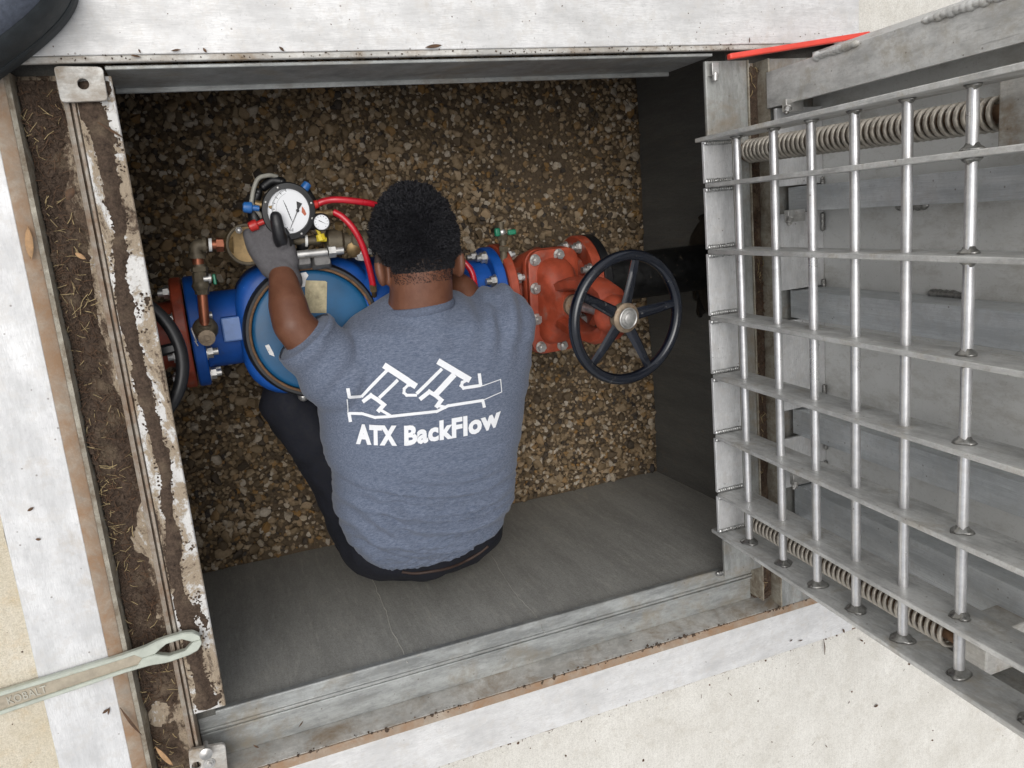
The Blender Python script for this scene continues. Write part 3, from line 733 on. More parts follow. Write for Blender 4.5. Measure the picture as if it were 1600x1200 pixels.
for i, z in enumerate(rod_z):
    r = .0078
    part('rod', MB().cyl((Lx(XM, z), bar_y[-1]+bt*.6, z), (Lx(XM, z), bar_y[0]+bt*.4, z), r, seg=16), 'rod_alu', grate)
def puddle(x, y, z, s_, r=.0185):
    mb = MB(); N = 16; ph = random.random()*6
    rings = []
    for rr, h in ((1.0, .0006), (.86, .0035), (.62, .0060), (.48, .010)):
        rings.append([Vector((x-LEAN*0+math.cos(a)*r*rr*(1+.16*math.sin(3*a+ph)+.1*math.sin(7*a+ph*2)), y+s_*h, z+math.sin(a)*r*rr*(1+.16*math.cos(2*a+ph)))) for a in [2*math.pi*k/N for k in range(N)]])
    mb.loft(rings); return part('weld_puddle', mb, 'weld_dark', grate, smooth=180)
for i, z in enumerate(rod_z):
    puddle(Lx(XM, z), bar_y[-1]+bt, z, 1); puddle(Lx(XM, z), bar_y[0], z, -1, .012)
for k in range(1, 7):
    y = bar_y[k]; z = rod_z[5]
    puddle(Lx(XM, z), y+bt, z, 1, .015); puddle(Lx(XM, z), y, z, -1, .013)

# ================================================================== HOLD-OPEN ARM with red grip
a, b = at(1138, 89, .02), onx(1357, 53, 1.12)
a = Vector((a.x, a.y, .02)); arm = thing('hold_open_arm', a, 'flat steel hold open arm with bright red vinyl grip', 'hatch handle')
b = at(1357, 54, .06); d = (b-a).normalized()
m_ = frame(a, d, (0, 0, 1)); L = (b-a).length
mb = MB(); mb.box((-.0055, -.0075, 0), (.0055, .0075, L), m_); part('grip', mb, 'red_vinyl', arm, bevel=.003, seg=3)
mb = MB(); mb.box((-.003, -.006, L), (.003, .006, L+.085), m_); part('bar', mb, 'tan_strip', arm, bevel=.001)

# ================================================================== PIPEWORK
PY, PZ = -.172, -.37
AX = Vector((1, 0, 0))
def P(x, y=0, z=0): return Vector((x, PY+y, PZ+z))
def flange(parent, x0, x1, mat, bolts=0, r=.113, side=1, bmat='steel'):
    part('flange', MB().lathe(P(x0), AX, [(.05, 0), (r-.003, 0), (r, .003), (r, x1-x0-.003), (r-.003, x1-x0), (.05, x1-x0)], 48), mat, parent)
    for k in range(bolts):
        a = 2*math.pi*(k+.5)/8; mb = MB(); q = P(x1 if side > 0 else x0, math.cos(a)*.093, math.sin(a)*.093)
        hexbolt(mb, q, AX*side, .012, .012); mb.cyl(q, q+AX*side*.022, .0075, seg=10); part('bolt', mb, bmat, parent)
bfp = thing('backflow_preventer', P(.3, 0, -.12), 'blue painted backflow valve with round teal cover beneath the kneeling man', 'valve')
flange(bfp, -.036, -.013, 'blue_paint', 8, side=1)
# left throat: eight sided barrel with a flat top pad and ribs
mb = MB(); ring = lambda x, r, f=.92: [P(x, math.cos(2*math.pi*(k+.5)/16)*r, math.sin(2*math.pi*(k+.5)/16)*r*f) for k in range(16)]
mb.loft([ring(-.0128, .085), ring(.0, .078), ring(.10, .078), ring(.125, .092)]); part('throat', mb, 'blue_paint', bfp, bevel=.003, smooth=30)
mb = MB(); mb.box((.022, PY-.022, PZ+.06), (.098, PY+.028, PZ+.083)); part('pad', mb, ['blue_paint', 'blue_sheen'], bfp, bevel=.004).data.polygons[1].material_index = 1
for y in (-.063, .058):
    mb = MB(); mb.box((.074, PY+y-.026, PZ+.03), (.084, PY+y+.026, PZ+.088)); part('rib', mb, ['blue_paint', 'blue_sheen'], bfp, bevel=.0025).data.polygons[1].material_index = 1
# chamber
DC = at(492, 517, PZ+.115); DC = Vector((DC.x, DC.y, PZ+.115)); DR = .137
mb = MB()
def rr(cx, cy, hx, hy, r, z, n=8):
    out = []
    for sx, sy, a0 in ((1, 1, 0), (-1, 1, 90), (-1, -1, 180), (1, -1, 270)):
        for k in range(n+1):
            a = math.radians(a0+90*k/n); out.append(Vector((cx+sx*(hx-r)+math.cos(a)*r, cy+sy*(hy-r)+math.sin(a)*r, z)))
    return out
ch = lambda z, g=0: rr(DC.x-.002, DC.y+.008, .141-g, .134-g, .085, z)
mb.loft([ch(PZ-.12, .03), ch(PZ-.06, .0), ch(PZ+.075, .0), ch(PZ+.088, .006), ch(PZ+.094, .016)]); part('chamber', mb, 'blue_paint', bfp, smooth=50)
part('cover_ring', MB().lathe(DC-Vector((0, 0, .024)), (0, 0, 1), [(DR-.02, 0), (DR-.002, 0), (DR+.002, .006), (DR+.0, .018), (DR-.004, .024), (DR-.012, .024), (DR-.014, .012)], 64, cap=False), 'black_rubber', bfp)
part('cover_seam', MB().torus(DC+Vector((0, 0, .0005)), (0, 0, 1), DR-.012, .0028, 64, 8), 'rusty_brown', bfp)
part('cover', MB().lathe(DC-Vector((0, 0, .02)), (0, 0, 1), [(DR-.014, 0), (DR-.014, .012), (DR-.018, .018), (DR-.024, .020), (.09, .022), (.05, .0235), (.0, .024)], 64, cap=False), 'teal_paint', bfp, smooth=60)
def decal(pxs, z, th=.0006):
    mb = MB(); mb.prism([(p.x, p.y) for p in [at(x, y, z) for x, y in pxs]], Matrix.Translation((0, 0, z)), th); return mb
zt = DC.z+.0035
part('label_sticker', decal([(478, 438), (508, 439), (511, 441), (510, 489), (480, 489), (476, 478), (477, 445)], zt), 'label_paper', bfp, label='worn tan paper sticker on the cover')
# flaking paint, pale primer showing
part('worn_patch', decal([(461, 428), (478, 425), (482, 430), (478, 437), (476, 452), (472, 452), (466, 440)], zt-.002, .0004), 'plate_bright_x', bfp, label='bare bright patch on the cover')
part('worn_patch', decal([(414, 540), (420, 538), (427, 551), (429, 557), (421, 554)], zt-.002, .0004), 'plate_bright_x', bfp)
for sx, px in ((-1, 472), (1, 503)):                        # clamp lugs at the far side of the cover
    c0 = at(px, 407, DC.z+.02); mb = MB(); mb.loft([rr(c0.x, c0.y, .019, .018, .005, DC.z-.03), rr(c0.x, c0.y, .019, .017, .005, DC.z+.01), rr(c0.x, c0.y+.003, .015, .011, .004, DC.z+.026)])
    part('clamp_lug', mb, 'cast_grey', bfp, smooth=30)
c0 = at(487, 396, DC.z+.03); mb = MB(); mb.cyl(c0+Vector((-.028, 0, 0)), c0+Vector((.03, 0, 0)), .008); mb.tube([c0+Vector((.032, 0, 0)), c0+Vector((.046, 0, 0))], .0125, 6); mb.cyl(c0+Vector((.045, 0, 0)), c0+Vector((.062, 0, 0)), .0075)
part('clamp_bolt', mb, 'steel', bfp)
mb = MB(); c0 = at(474, 619, DC.z-.03); mb.ball(c0, (.011, .011, .011), 14, 10); mb.cyl(c0-Vector((.02, -.02, .02)), c0, .007); part('knob', mb, 'steel', bfp)
# outlet throat
mb = MB(); ring = lambda x, r: [P(x, math.cos(2*math.pi*k/32)*r, math.sin(2*math.pi*k/32)*r) for k in range(32)]
XR = onx(782, 420, .63).x; XR = .628
mb.loft([ring(.30, .115), ring(.40, .112), ring(.47, .10), ring(.52, .088), ring(.575, .082), ring(XR-.0245, .082)]); part('throat', mb, 'blue_paint', bfp, smooth=50)
flange(bfp, XR-.024, XR, 'blue_paint', 8, side=-1, r=.108)

def handwheel(parent, c, ax, rad, mat, hubmat):
    ax = Vector(ax).normalized(); c = Vector(c); m = frame(c, ax, (.12, 1, 0))
    w = part('handwheel', MB().torus(c, ax, rad-.010, .0108, 72, 14, flat=1.1), mat, parent, smooth=180)
    for k in range(5):
        a = math.radians(90+72*k-4); d = m.to_3x3() @ Vector((math.cos(a), math.sin(a), 0)); e = ax.cross(d)
        mb = MB(); rings = []
        for t in np.linspace(0, 1, 9):
            p = c + d*(.024+(rad-.014-.024)*t) - ax*(.010*(1-t)**1.5) ; hw = .0125*(1-t)+.0085*t; hh = .006
            rings.append([p+e*hw*.55+ax*hh, p+e*hw+ax*hh*.1, p+e*hw*.6-ax*hh, p-e*hw*.6-ax*hh, p-e*hw+ax*hh*.1, p-e*hw*.55+ax*hh])
        mb.loft(rings); part('spoke', mb, mat, w, smooth=50)
    part('hub', MB().lathe(c-ax*.020, ax, [(.026, 0), (.030, .004), (.030, .018), (.027, .021), (.02, .022), (.017, .0215)], 32), hubmat, w)
    mb = MB(); mb.lathe(c, ax, [(.017, .001), (.017, .005), (.012, .006), (.0115, .010), (.009, .011), (.0, .0112)], 24, cap=False); mb.torus(c+ax*.004, ax, .0195, .0022, 32, 8); part('stem_nut', mb, 'steel', w)
    return w
def gate_valve(side, xf, bon, whl, label, red='red_paint', wheelmat='navy_paint', pipe_to=None):
    """side +1: body runs to +x from its flange at xf"""
    s_ = side; t = thing('gate_valve', (bon[0], PY, PZ-.12), label, 'valve', 'red gate valves either side of the blue valve')
    lo, hi = sorted((xf+s_*.0015, xf+s_*.024)); flange(t, lo, hi, red, 8, side=s_, r=.113)
    xe = xf+s_*.235; lo2, hi2 = sorted((xe-s_*.024, xe)); flange(t, lo2, hi2, red, 8, side=-s_, r=.113)
    mb = MB(); ring = lambda x, r: [P(x, math.cos(2*math.pi*k/28)*r, math.sin(2*math.pi*k/28)*r) for k in range(28)]
    rs = [(xf+s_*.0245, .07), (xf+s_*.05, .066), (xf+s_*.075, .082), (xf+s_*.118, .096), (xf+s_*.16, .082), (xf+s_*.19, .066), (xf+s_*.2105, .07)]
    mb.loft([ring(x, r) for x, r in rs]); part('body', mb, red, t, smooth=60)
    bon = Vector(bon); whl = Vector(whl); ax = (whl-bon).normalized(); m = frame(bon, ax, (0, 1, 0))
    def ob(hx, hy, r, z): return [m @ v for v in rr(0, 0, hx, hy, r, z, 5)]
    part('bonnet_neck', MB().loft([ob(.05, .095, .045, -.07), ob(.052, .10, .045, -.0205)]), red, t, smooth=50)
    part('body_flange', MB().loft([ob(.064, .117, .03, -.0200), ob(.0655, .1185, .03, -.018), ob(.0655, .1185, .03, -.003), ob(.064, .117, .03, -.001)]), red, t, smooth=40)
    part('bonnet_flange', MB().loft([ob(.063, .116, .03, -.0008), ob(.0645, .1175, .03, .001), ob(.0645, .1175, .03, .012), ob(.062, .115, .03, .014)]), red, t, smooth=40)
    part('bonnet', MB().loft([ob(.046, .098, .035, .0142), ob(.043, .090, .035, .035), ob(.036, .062, .03, .055), ob(.030, .036, .025, .072), ob(.026, .030, .022, .085)]), red, t, smooth=60)
    for hx, hy in ((-.05, .098), (0.012, .104), (-.052, .035), (-.052, -.035), (-.045, -.1), (.012, -.104), (.052, .035), (.052, -.035)):
        mb = MB(); hexbolt(mb, m @ Vector((hx, hy, .0142)), ax, .0105, .011); part('bolt', mb, 'steel', t)
    Lw = (whl-bon).length
    mb = MB(); mb.tube([m @ Vector((0, 0, .08)), m @ Vector((0, 0, Lw+.004))], .0095, 16); part('stem', mb, 'steel', t)
    mb = MB(); mb.lathe(m @ Vector((0, 0, .085)), ax, [(.024, 0), (.024, .01), (.016, .012), (.014, .024), (.011, .026)], 20); part('gland', mb, 'hub_rust', t)
    for sy in (1, -1):
        mb = MB(); rings = []
        for (yy, zz, hw, th) in ((.036, .05, .030, .014), (.050, .10, .027, .014), (.055, .15, .026, .014), (.052, Lw-.095, .027, .016), (.034, Lw-.055, .030, .020), (.012, Lw-.042, .030, .018)):
            rings.append([m @ Vector((a*hw, sy*(yy+b*th), zz)) for a, b in ((-1, -.6), (-.6, -1), (.6, -1), (1, -.6), (1, .6), (.6, 1), (-.6, 1), (-1, .6))])
        mb.loft(rings); part('yoke_arm', mb, red, t, smooth=60)
    part('yoke_hub', MB().lathe(m @ Vector((0, 0, Lw-.062)), ax, [(.028, 0), (.041, .006), (.042, .02), (.033, .034), (.028, .041)], 28), red, t)
    handwheel(t, whl, ax, .134, wheelmat, 'hub_rust')
    return t
gv = gate_valve(1, XR, (.738, -.196, -.285), at(980, 497, .0), 'red gate valve with navy handwheel at the right wall')
gate_valve(-1, -.038, (-.17, -.185, -.285), at(158, 572, -.06), 'red gate valve with black handwheel half hidden by the left ledge', wheelmat='black_paint')
pp = thing('outlet_pipe', P(1.0), 'black pipe from the red valve into the right wall, sealed with mastic', 'pipe')
part('pipe', MB().cyl(P(XR+.236), P(WR+.02), .058, seg=32), 'black_mastic', pp)
flange(pp, XR+.2365, XR+.258, 'black_paint', 0)
mb = MB(); mb.lathe(P(WR-.035), AX, [(.06, 0), (.10, .006), (.13, .02), (.15, .036)], 36); o = part('mastic', mb, 'black_mastic', pp, smooth=180); wobble(o, .010, 11)
mb = MB()
for _ in range(70):
    a = random.random()*6.28; rr_ = random.uniform(.05, .17); mb.ball((WR-.004, PY+math.cos(a)*rr_, PZ+math.sin(a)*rr_*.9), (random.uniform(.004, .014), random.uniform(.008, .026), random.uniform(.008, .026)), 8, 6)
o = part('mastic_lumps', mb, 'black_mastic', pp, smooth=180); o['kind'] = 'stuff'
wobble(o, .012, 40)
# test cock on the red inlet neck
tc = thing('test_cock', at(786, 412, PZ+.06), 'small brass test cock with green handle beside the red valve neck', 'valve')
zc = PZ+.07; q = lambda px, py: at(px, py, zc)
mb = MB(); mb.tube([q(787, 412), q(787, 392)], .0085, 12); mb.tube([q(787, 393), q(787, 385)], .0115, 6); mb.cyl(q(786, 384), q(785, 366), .008, seg=12); mb.tube([q(785, 375), q(784, 368)], .012, 6); mb.cyl(q(783, 362), q(782, 347), .0075, seg=12)
part('cock_body', mb, 'bronze_old', tc)
mb = MB(); c = q(784, 363); mb.ball(c, .0095, 12, 8); part('ball_housing', mb, 'steel', tc)
mb = MB(); mb.box(q(776, 363)+Vector((-.007, -.009, 0)), q(776, 363)+Vector((.005, .009, .012))); mb.box(q(796, 363)+Vector((-.007, -.006, .002)), q(796, 363)+Vector((.013, .006, .011)))
part('handle', mb, 'green_knob', tc, bevel=.003)

# ---- copper and brass bypass line
by = thing('bypass_line', at(313, 445, PZ+.1), 'copper and brass bypass line with elbow and round water meter', 'pipework')
zb = PZ+.13
q = lambda px, py, dz=0: at(px, py, zb+dz)
part('copper_pipe', MB().cyl(q(316, 458, .0), q(320, 508, .0), .0095), 'copper', by)
part('copper_pipe', MB().cyl(q(309, 403), q(310, 414), .0105), 'copper', by)
mb = MB(); mb.tube(smooth_path([q(308, 402), q(306, 390), q(310, 384), q(322, 383)], 6), .0125, 16); mb.cyl(q(308, 404), q(307.5, 397), .016, seg=16); mb.cyl(q(316, 383), q(322, 383), .0155, seg=16)
part('elbow', mb, 'bronze_old', by)
part('thread_seal', MB().cyl(q(326, 382.5), q(331, 382.5), .0125, seg=16), 'white_plastic', by)
mb = MB(); mb.cyl(q(331, 382.5), q(350, 382.5), .009); mb.tube([q(338, 382.5), q(349, 382.5)], .0135, 6); part('nipple', mb, 'copper', by)
mb = MB(); mb.tube([q(311, 413), q(313, 428)], .012, 16); mb.tube([q(311, 417), q(312, 424)], .0155, 8); mb.tube([q(312.5, 426), q(313.5, 440)], .0145, 8); mb.ball(q(314, 446), (.017, .017, .015), 8, 6); mb.tube([q(315, 446), q(316, 460)], .013, 8)
part('ball_valve', mb, 'bronze_old', by, smooth=30)
mb = MB(); mb.cyl(q(318, 436, .01), q(329, 435, .01), .0055); mb.tube([q(326, 435, .01), q(330, 435, .01)], .009, 10); part('valve_stem', mb, 'steel', by)
mb = MB(); mb.box(q(335, 436, .0)+Vector((-.003, -.01, 0)), q(335, 436, .0)+Vector((.003, .01, .014))); part('handle', mb, 'green_knob', by, bevel=.002)
mb = MB(); mb.ball(q(321, 514, -.012), (.024, .024, .022), 16, 10); mb.cyl(q(320, 506, 0), q(320.5, 511, -.002), .0135, seg=16); mb.cyl(q(305, 523, -.01), q(316, 520, -.01), .0085); part('elbow', mb, 'bronze_old', by, smooth=60)
mb = MB(); mb.lathe(q(322, 525, -.006), (0.05, -.12, 1), [(.0155, 0), (.0165, .006), (.0155, .018), (.006, .019), (.006, .0165), (.003, .016)], 20); part('plug', mb, 'hub_rust', by)
mb = MB(); c = q(303, 523, -.01); mb.torus(c, (1, .2, 0), .0135, .0012, 20, 6); mb.tube([c+Vector((0, -.012, 0)), c+Vector((.004, -.022, .004))], .0012, 6); part('wire_tag', mb, 'white_plastic', by)
# meter
mc = q(386, 382, -.01)
mb = MB(); mb.lathe(mc-Vector((0, 0, .045)), (0.0, 0, 1), [(.02, 0), (.036, .006), (.040, .02), (.040, .050), (.0385, .056), (.035, .058), (.033, .057), (.0, .0575)], 40, cap=False); mb.cyl(q(349, 383, -.015), q(366, 383, -.012), .011, .022); part('meter_body', mb, 'brass', by)
part('meter_rim', MB().torus(mc+Vector((0, 0, .013)), (0, 0, 1), .0365, .003, 40, 8), 'bronze_old', by)
part('meter_label', decal([(388, 368), (393, 367), (398, 396), (391, 396)], mc.z+.0145, .0005), 'white_plastic', by)
part('meter_label', decal([(394, 367), (400, 368), (405, 394), (399, 396)], mc.z+.0145, .0005), 'label_paper', by)
mb = MB(); c = at(373, 360, zb+.005); mb.cyl(c, c+Vector((0, 0, .014)), .006); mb.ball(c+Vector((0, 0, .014)), .006, 10, 6); part('drain_cock', mb, 'steel', by)
# outlet side of the bypass, behind the gauge
z2 = zb-.005; q2 = lambda px, py: at(px, py, z2)
mb = MB(); mb.cyl(q2(455, 376), q2(500, 376), .009); mb.lathe(q2(508, 378), q2(572, 378)-q2(508, 378), [(.012, 0), (.024, .004), (.026, .03), (.018, .036), (.018, .048), (.023, .052), (.023, .085), (.012, .09)], 20); mb.cyl(q2(570, 379), q2(640, 376), .012)
part('check_valve', mb, 'bronze_old', by, smooth=50)
part('thread_seal', MB().cyl(q2(476, 376), q2(480, 376), .0125, seg=16), 'white_plastic', by)
mb = MB()
for px, py in ((530, 352), (548, 357), (563, 370)):
    c = at(px, py, z2+.012); mb.cyl(c-Vector((0, .02, .01)), c, .0065, seg=10); mb.tube([c-Vector((0, .006, .003)), c+Vector((0, .004, .002))], .0095, 6)
c = at(551, 384, z2); mb.lathe(c-Vector((0, 0, .01)), (0, -.3, 1), [(.017, 0), (.017, .026), (.012, .03), (.0, .031)], 8, cap=False)
part('test_ports', mb, 'brass', by)
for px, py in ((575, 386), (563, 396), (470, 640)):
    if px == 470: continue
    mb = MB(); c = at(px, py, z2-.005); hexbolt(mb, c, (0, -.2, 1), .012, .02); part('bolt', mb, 'steel', by)

# ---- differential pressure test gauge held by the man
gz = PZ+.15
gc = at(451, 330, gz); gax = Vector((-.02, -.10, 1)).normalized()
tg = thing('test_gauge', gc, 'black round pressure test gauge with white dial held in gloved hand', 'gauge')
gm = frame(gc, gax, (0.10, 1, 0)) @ Matrix.Scale(.83, 4)
def gp(x, y, z): return gm @ Vector((x, y, z))
rad = lambda a, k=1.0: .0615*k
def gring(k, z, n=48, ex=1.0, ey=1.08): return [gp(math.cos(2*math.pi*i/n)*.0605*k*ex, math.sin(2*math.pi*i/n)*.0605*k*ey, z) for i in range(n)]
part('case', MB().loft([gring(.8, -.034), gring(.95, -.03), gring(.98, -.012), gring(1, -.008), gring(1, .003), gring(.97, .007), gring(.80, .008), gring(.775, .004), gring(.772, -.002)], cap=False), 'black_paint', tg, smooth=45)
dial = part('dial', MB().loft([gring(.775, -.004), gring(.775, .0005), gring(.02, .0006)], cap=True), 'dial_white', tg, smooth=0)
mb = MB()
def dseg(a0, r0, r1, w):
    c, s_ = math.cos(a0), math.sin(a0); pts = [(r0*c-w*s_, r0*s_+w*c), (r1*c-w*s_, r1*s_+w*c), (r1*c+w*s_, r1*s_-w*c), (r0*c+w*s_, r0*s_-w*c)]
    mb.prism(pts, gm @ Matrix.Translation((.012, .004, .0006)), .0002)
for k in range(46):
    a = math.radians(112+k*3.4); dseg(a, .050-(.007 if k % 5 == 0 else .004), .050, .0005 if k % 5 else .0008)
for k in range(30):
    a = math.radians(118+k*4.2); dseg(a, .0395, .0400, .0012)
for k in range(7):                                          # small print lines down the face
    mb.prism([(-.012+k*.0022, .024-k*.006), (-.0112+k*.0022, .0245-k*.006), (-.004+k*.0022, .010-k*.006), (-.0048+k*.0022, .0095-k*.006)], gm @ Matrix.Translation((0, 0, .0006)), .0002)
part('dial_marks', mb, 'ink', dial, smooth=0)
mb = MB(); mb.prism([(.030, .012), (.036, .004), (.040, -.006), (.036, -.010), (.029, -.002)], gm @ Matrix.Translation((0, 0, .0006)), .0002); part('warning_mark', mb, 'ink_red', dial, smooth=0)
mb = MB(); Z = gm @ Matrix.Translation((.020, .002, .0022)); tip = Vector((-.018, -.042))
mb.prism([(.0012, .0006), (-.0012, -.0004), (tip.x-.0004, tip.y), (tip.x+.0004, tip.y)], Z, .0006); mb.prism([(-.001, 0), (.001, 0), (.0105, .016), (-.002, .021)], Z, .0006); mb.lathe(gp(.020, .002, .0008), gax, [(.003, 0), (.003, .0025), (.0, .003)], 12, cap=False)
part('needle', mb, 'ink', dial, smooth=0)
for a in (20, 115, 160, 250, 300, 345):
    mb = MB(); c = gp(math.cos(math.radians(a))*.054, math.sin(math.radians(a))*.058, .0075); mb.ball(c, (.0025, .0025, .0015), 10, 6); part('screw', mb, 'steel', tg, smooth=180)
mb = MB(); capsule(mb, [at(404, 300, gz-.02), at(396, 325, gz-.03), at(404, 356, gz-.03), at(424, 372, gz-.032)], [.008, .012, .013, .011], 12); capsule(mb, [at(440, 284, gz-.03), at(425, 283, gz-.032), at(412, 292, gz-.03)], [.009, .010, .009], 12)
capsule(mb, [at(468, 366, gz-.03), at(474, 380, gz-.03), at(470, 394, gz-.045)], [.012, .0125, .010], 12); capsule(mb, [at(478, 300, gz-.02), at(490, 326, gz-.025), at(488, 352, gz-.022)], [.010, .012, .010], 12)
part('manifold', mb, 'black_paint', tg, smooth=180)
sg = at(502, 347, gz+.01)
g2 = part('small_gauge', MB().lathe(sg-gax*.02, gax, [(.012, 0), (.0165, .003), (.0175, .022), (.016, .024), (.0145, .0235), (.0145, .021)], 28, cap=False), 'black_paint', tg)
part('small_dial', MB().lathe(sg, gax, [(.0145, -.002), (.0145, .0012), (.0, .0013)], 28), 'dial_white', g2, smooth=0)
mb = MB(); m2 = frame(sg+gax*.0014, gax, (0, 1, 0)); mb.prism([(-.005, .003), (-.004, .0042), (.009, -.0045)], m2, .0004)
for k in range(11):
    a = math.radians(-50+k*28); c, s_ = math.cos(a), math.sin(a); mb.prism([(.0105*c-.0004*s_, .0105*s_+.0004*c), (.0125*c-.0004*s_, .0125*s_+.0004*c), (.0125*c+.0004*s_, .0125*s_-.0004*c), (.0105*c+.0004*s_, .0105*s_-.0004*c)], m2, .0002)
part('small_needle', mb, 'ink', g2, smooth=0)
def knob(px, py, mat, r=.0095, nm='knob', ax=None):
    c = at(px, py, gz-.005); d = ax or (c-gc).normalized(); mb = MB(); mb.lathe(c-d*.010, d, [(r*.5, -.012), (r*.5, 0), (r*.9, .001), (r, .004), (r*.9, .016), (r*.5, .018)], 14); part(nm, mb, mat, tg)
knob(386, 324, 'blue_knob', .011); knob(478, 291, 'blue_knob', .009); knob(395, 353, 'red_knob', .0105); knob(491, 320, 'red_knob', .009)
mb = MB(); c = at(399, 318, gz-.01); mb.cyl(c, c.lerp(gc, .5), .007); c = at(498, 318, gz-.01); mb.cyl(c, c.lerp(gc, .5), .006); mb.cyl(at(519, 332, gz-.01), at(505, 334, gz-.01), .007); mb.cyl(at(505, 334, gz-.012), gc-gax*.02, .006); part('brass_fitting', mb, 'brass', tg)
mb = MB(); c = at(497, 362, gz); mb.cyl(at(496, 358, gz), at(502, 372, gz), .0035); mb.tube([at(500, 366, gz), at(503, 375, gz)], .0085, 8); mb.cyl(at(495, 374, gz-.004), at(510, 374, gz-.004), .0045); part('bleed_valve', mb, 'yellow_fitting', tg)
# hoses
def hose(pxs, r, mat, label, name='hose', group='red test hoses'):
    pts = smooth_path([at(x, y, z) for x, y, z in pxs], 10); mb = MB(); mb.tube(pts, r, 10)
    return tag(part(name, mb, mat, None, smooth=180, origin=pts[0]), label, 'hose', group)
hose([(492, 321, gz-.012), (505, 315, gz-.008), (525, 312, gz), (560, 315, gz), (592, 322, gz-.01), (640, 345, gz-.05), (700, 390, gz-.06), (733, 418, gz-.05), (742, 445, gz-.05), (745, 470, gz-.07)], .0066, 'red_hose', 'red hose looping from the gauge behind the man\'s head')
hose([(521, 331, gz-.01), (535, 339, gz-.004), (552, 357, gz), (566, 383, gz-.002), (577, 418, gz-.01), (583, 446, gz-.02)], .0066, 'red_hose', 'red hose running from the gauge down to the teal cover edge')
mb = MB(); mb.tube([at(582, 444, gz-.02), at(584, 455, gz-.024)], .0075, 6); mb.cyl(at(579, 447, gz-.02), at(588, 446, gz-.02), .003); mb.cyl(at(584, 454, gz-.024), at(585, 462, gz-.04), .005); t_ = part('hose_fitting', mb, 'brass', None, origin=at(583, 446, gz-.02)); tag(t_, 'brass fitting at the end of the red hose by the teal cover', 'fitting')
hose([(433, 276, gz-.03), (420, 274, gz-.02), (405, 278, gz-.015), (398, 290, gz-.012), (394, 308, gz-.01), (394, 320, gz-.01), (405, 333, gz-.015), (412, 345, gz-.03)], .0042, 'grey_hose', 'thin grey tube curving round the upper left of the gauge', group=None)

# ================================================================== PERSON
man = thing('person', (.40, -.50, FZ), 'man in grey blue t-shirt bent over the valves in the pit', 'person')
# --- head geometry
HC = at(649, 381, -.19)                                     # cranium centre
up = Vector((0, .93, -.20)).normalized()                    # towards the crown
fw = Vector((0, -.20, -.93)).normalized()                   # towards the face (down into the pit)
sx = Vector((1, 0, 0)); HM = Matrix((sx, up, -fw)).transposed()     # local: x right, y crown, z back of head
def hp(x, y, z): return HC + HM @ Vector((x, y, z))
nk = at(658, 490, -.185)
LS, RS = at(538, 590, -.185), at(768, 545, -.20)            # shoulder joints
LE, LW = at(458, 508, -.165), at(439, 418, gz-.012)
RE, RW = at(722, 456, -.27), at(694, 432, -.36)
hipc = at(662, 795, -.33)
mb = MB()
mb.ball(hp(0, .01, 0), (.073, .098, .088), 28, 20, HM); mb.ball(hp(0, -.03, -.035), (.062, .085, .062), 24, 16, HM); mb.ball(hp(0, -.082, -.058), (.04, .035, .04), 16, 12, HM)
mb.ball(hp(0, -.035, -.106), (.013, .022, .018), 12, 8, HM); mb.ball(hp(0, -.045, -.112), (.019, .011, .011), 12, 8, HM); mb.ball(hp(0, -.072, -.098), (.024, .009, .012), 12, 8, HM)
for s_ in (-1, 1): mb.ball(hp(s_*.03, -.002, -.09), (.022, .012, .014), 12, 8, HM); mb.ball(hp(s_*.04, -.03, -.078), (.022, .022, .02), 12, 8, HM)
capsule(mb, [hp(0, -.045, .02), nk], [.060, .066], 24); capsule(mb, [nk+Vector((-.05, -.01, -.02)), nk, nk+Vector((.05, -.01, -.02))], [.045, .06, .045], 20)
for s_ in (-1, 1):                                          # ears
    e = hp(s_*.080, -.046, .006); Me = HM @ Matrix.Rotation(s_*.35, 3, 'Y') @ Matrix.Rotation(.12, 3, 'X'); mb.ball(e, (.011, .034, .021), 14, 12, Me); mb.ball(hp(s_*.074, -.062, -.004), (.008, .012, .010), 12, 8, HM)
capsule(mb, [nk, (LS+RS)/2+Vector((0, -.10, -.03)), hipc], [.07, .10, .095], 22)
capsule(mb, [LS, (LS+RS)/2, RS], [.055, .075, .055], 20)
capsule(mb, [LS, LS.lerp(LE, .55)+Vector((0, 0, -.003)), LE], [.055, .046, .038], 20)
capsule(mb, [LE, LE.lerp(LW, .35)+Vector((-.002, 0, .004)), LW], [.038, .037, .0235], 20)

capsule(mb, [RS, RS.lerp(RE, .5), RE], [.055, .046, .036], 20); capsule(mb, [RE, RE.lerp(RW, .35), RW], [.036, .034, .023], 20); 
body = remesh(mb, .0048, 4); body_o = link('body', body, ['skin', 'scalp'], man)
# shaven nape and hair root area darker: a second material slot by head position
inv = HM.transposed(); hc_l = HC-body_o.location-man.location
def hairline(l):                                            # True where hair grows, l in head space
    x, y, z = l
    return z > -.055+.35*abs(min(0, y))*0 and y > -.056 - .012*(1-(x/.075)**2) + (.055 if z < -.02 else 0) + (.018 if abs(x) > .055 and z < .03 else 0) and Vector(l).length < .14
for p in body.polygons:
    l = inv @ (p.center+man.location-HC)
    if hairline(l) and l.length > .05: p.material_index = 1
for nm, lx in (('eye', -.03), ('eye', .03)):
    part(nm, MB().ball(hp(lx, -.013, -.094), (.011, .0095, .010), 12, 8, HM), 'white_plastic', man, smooth=180)
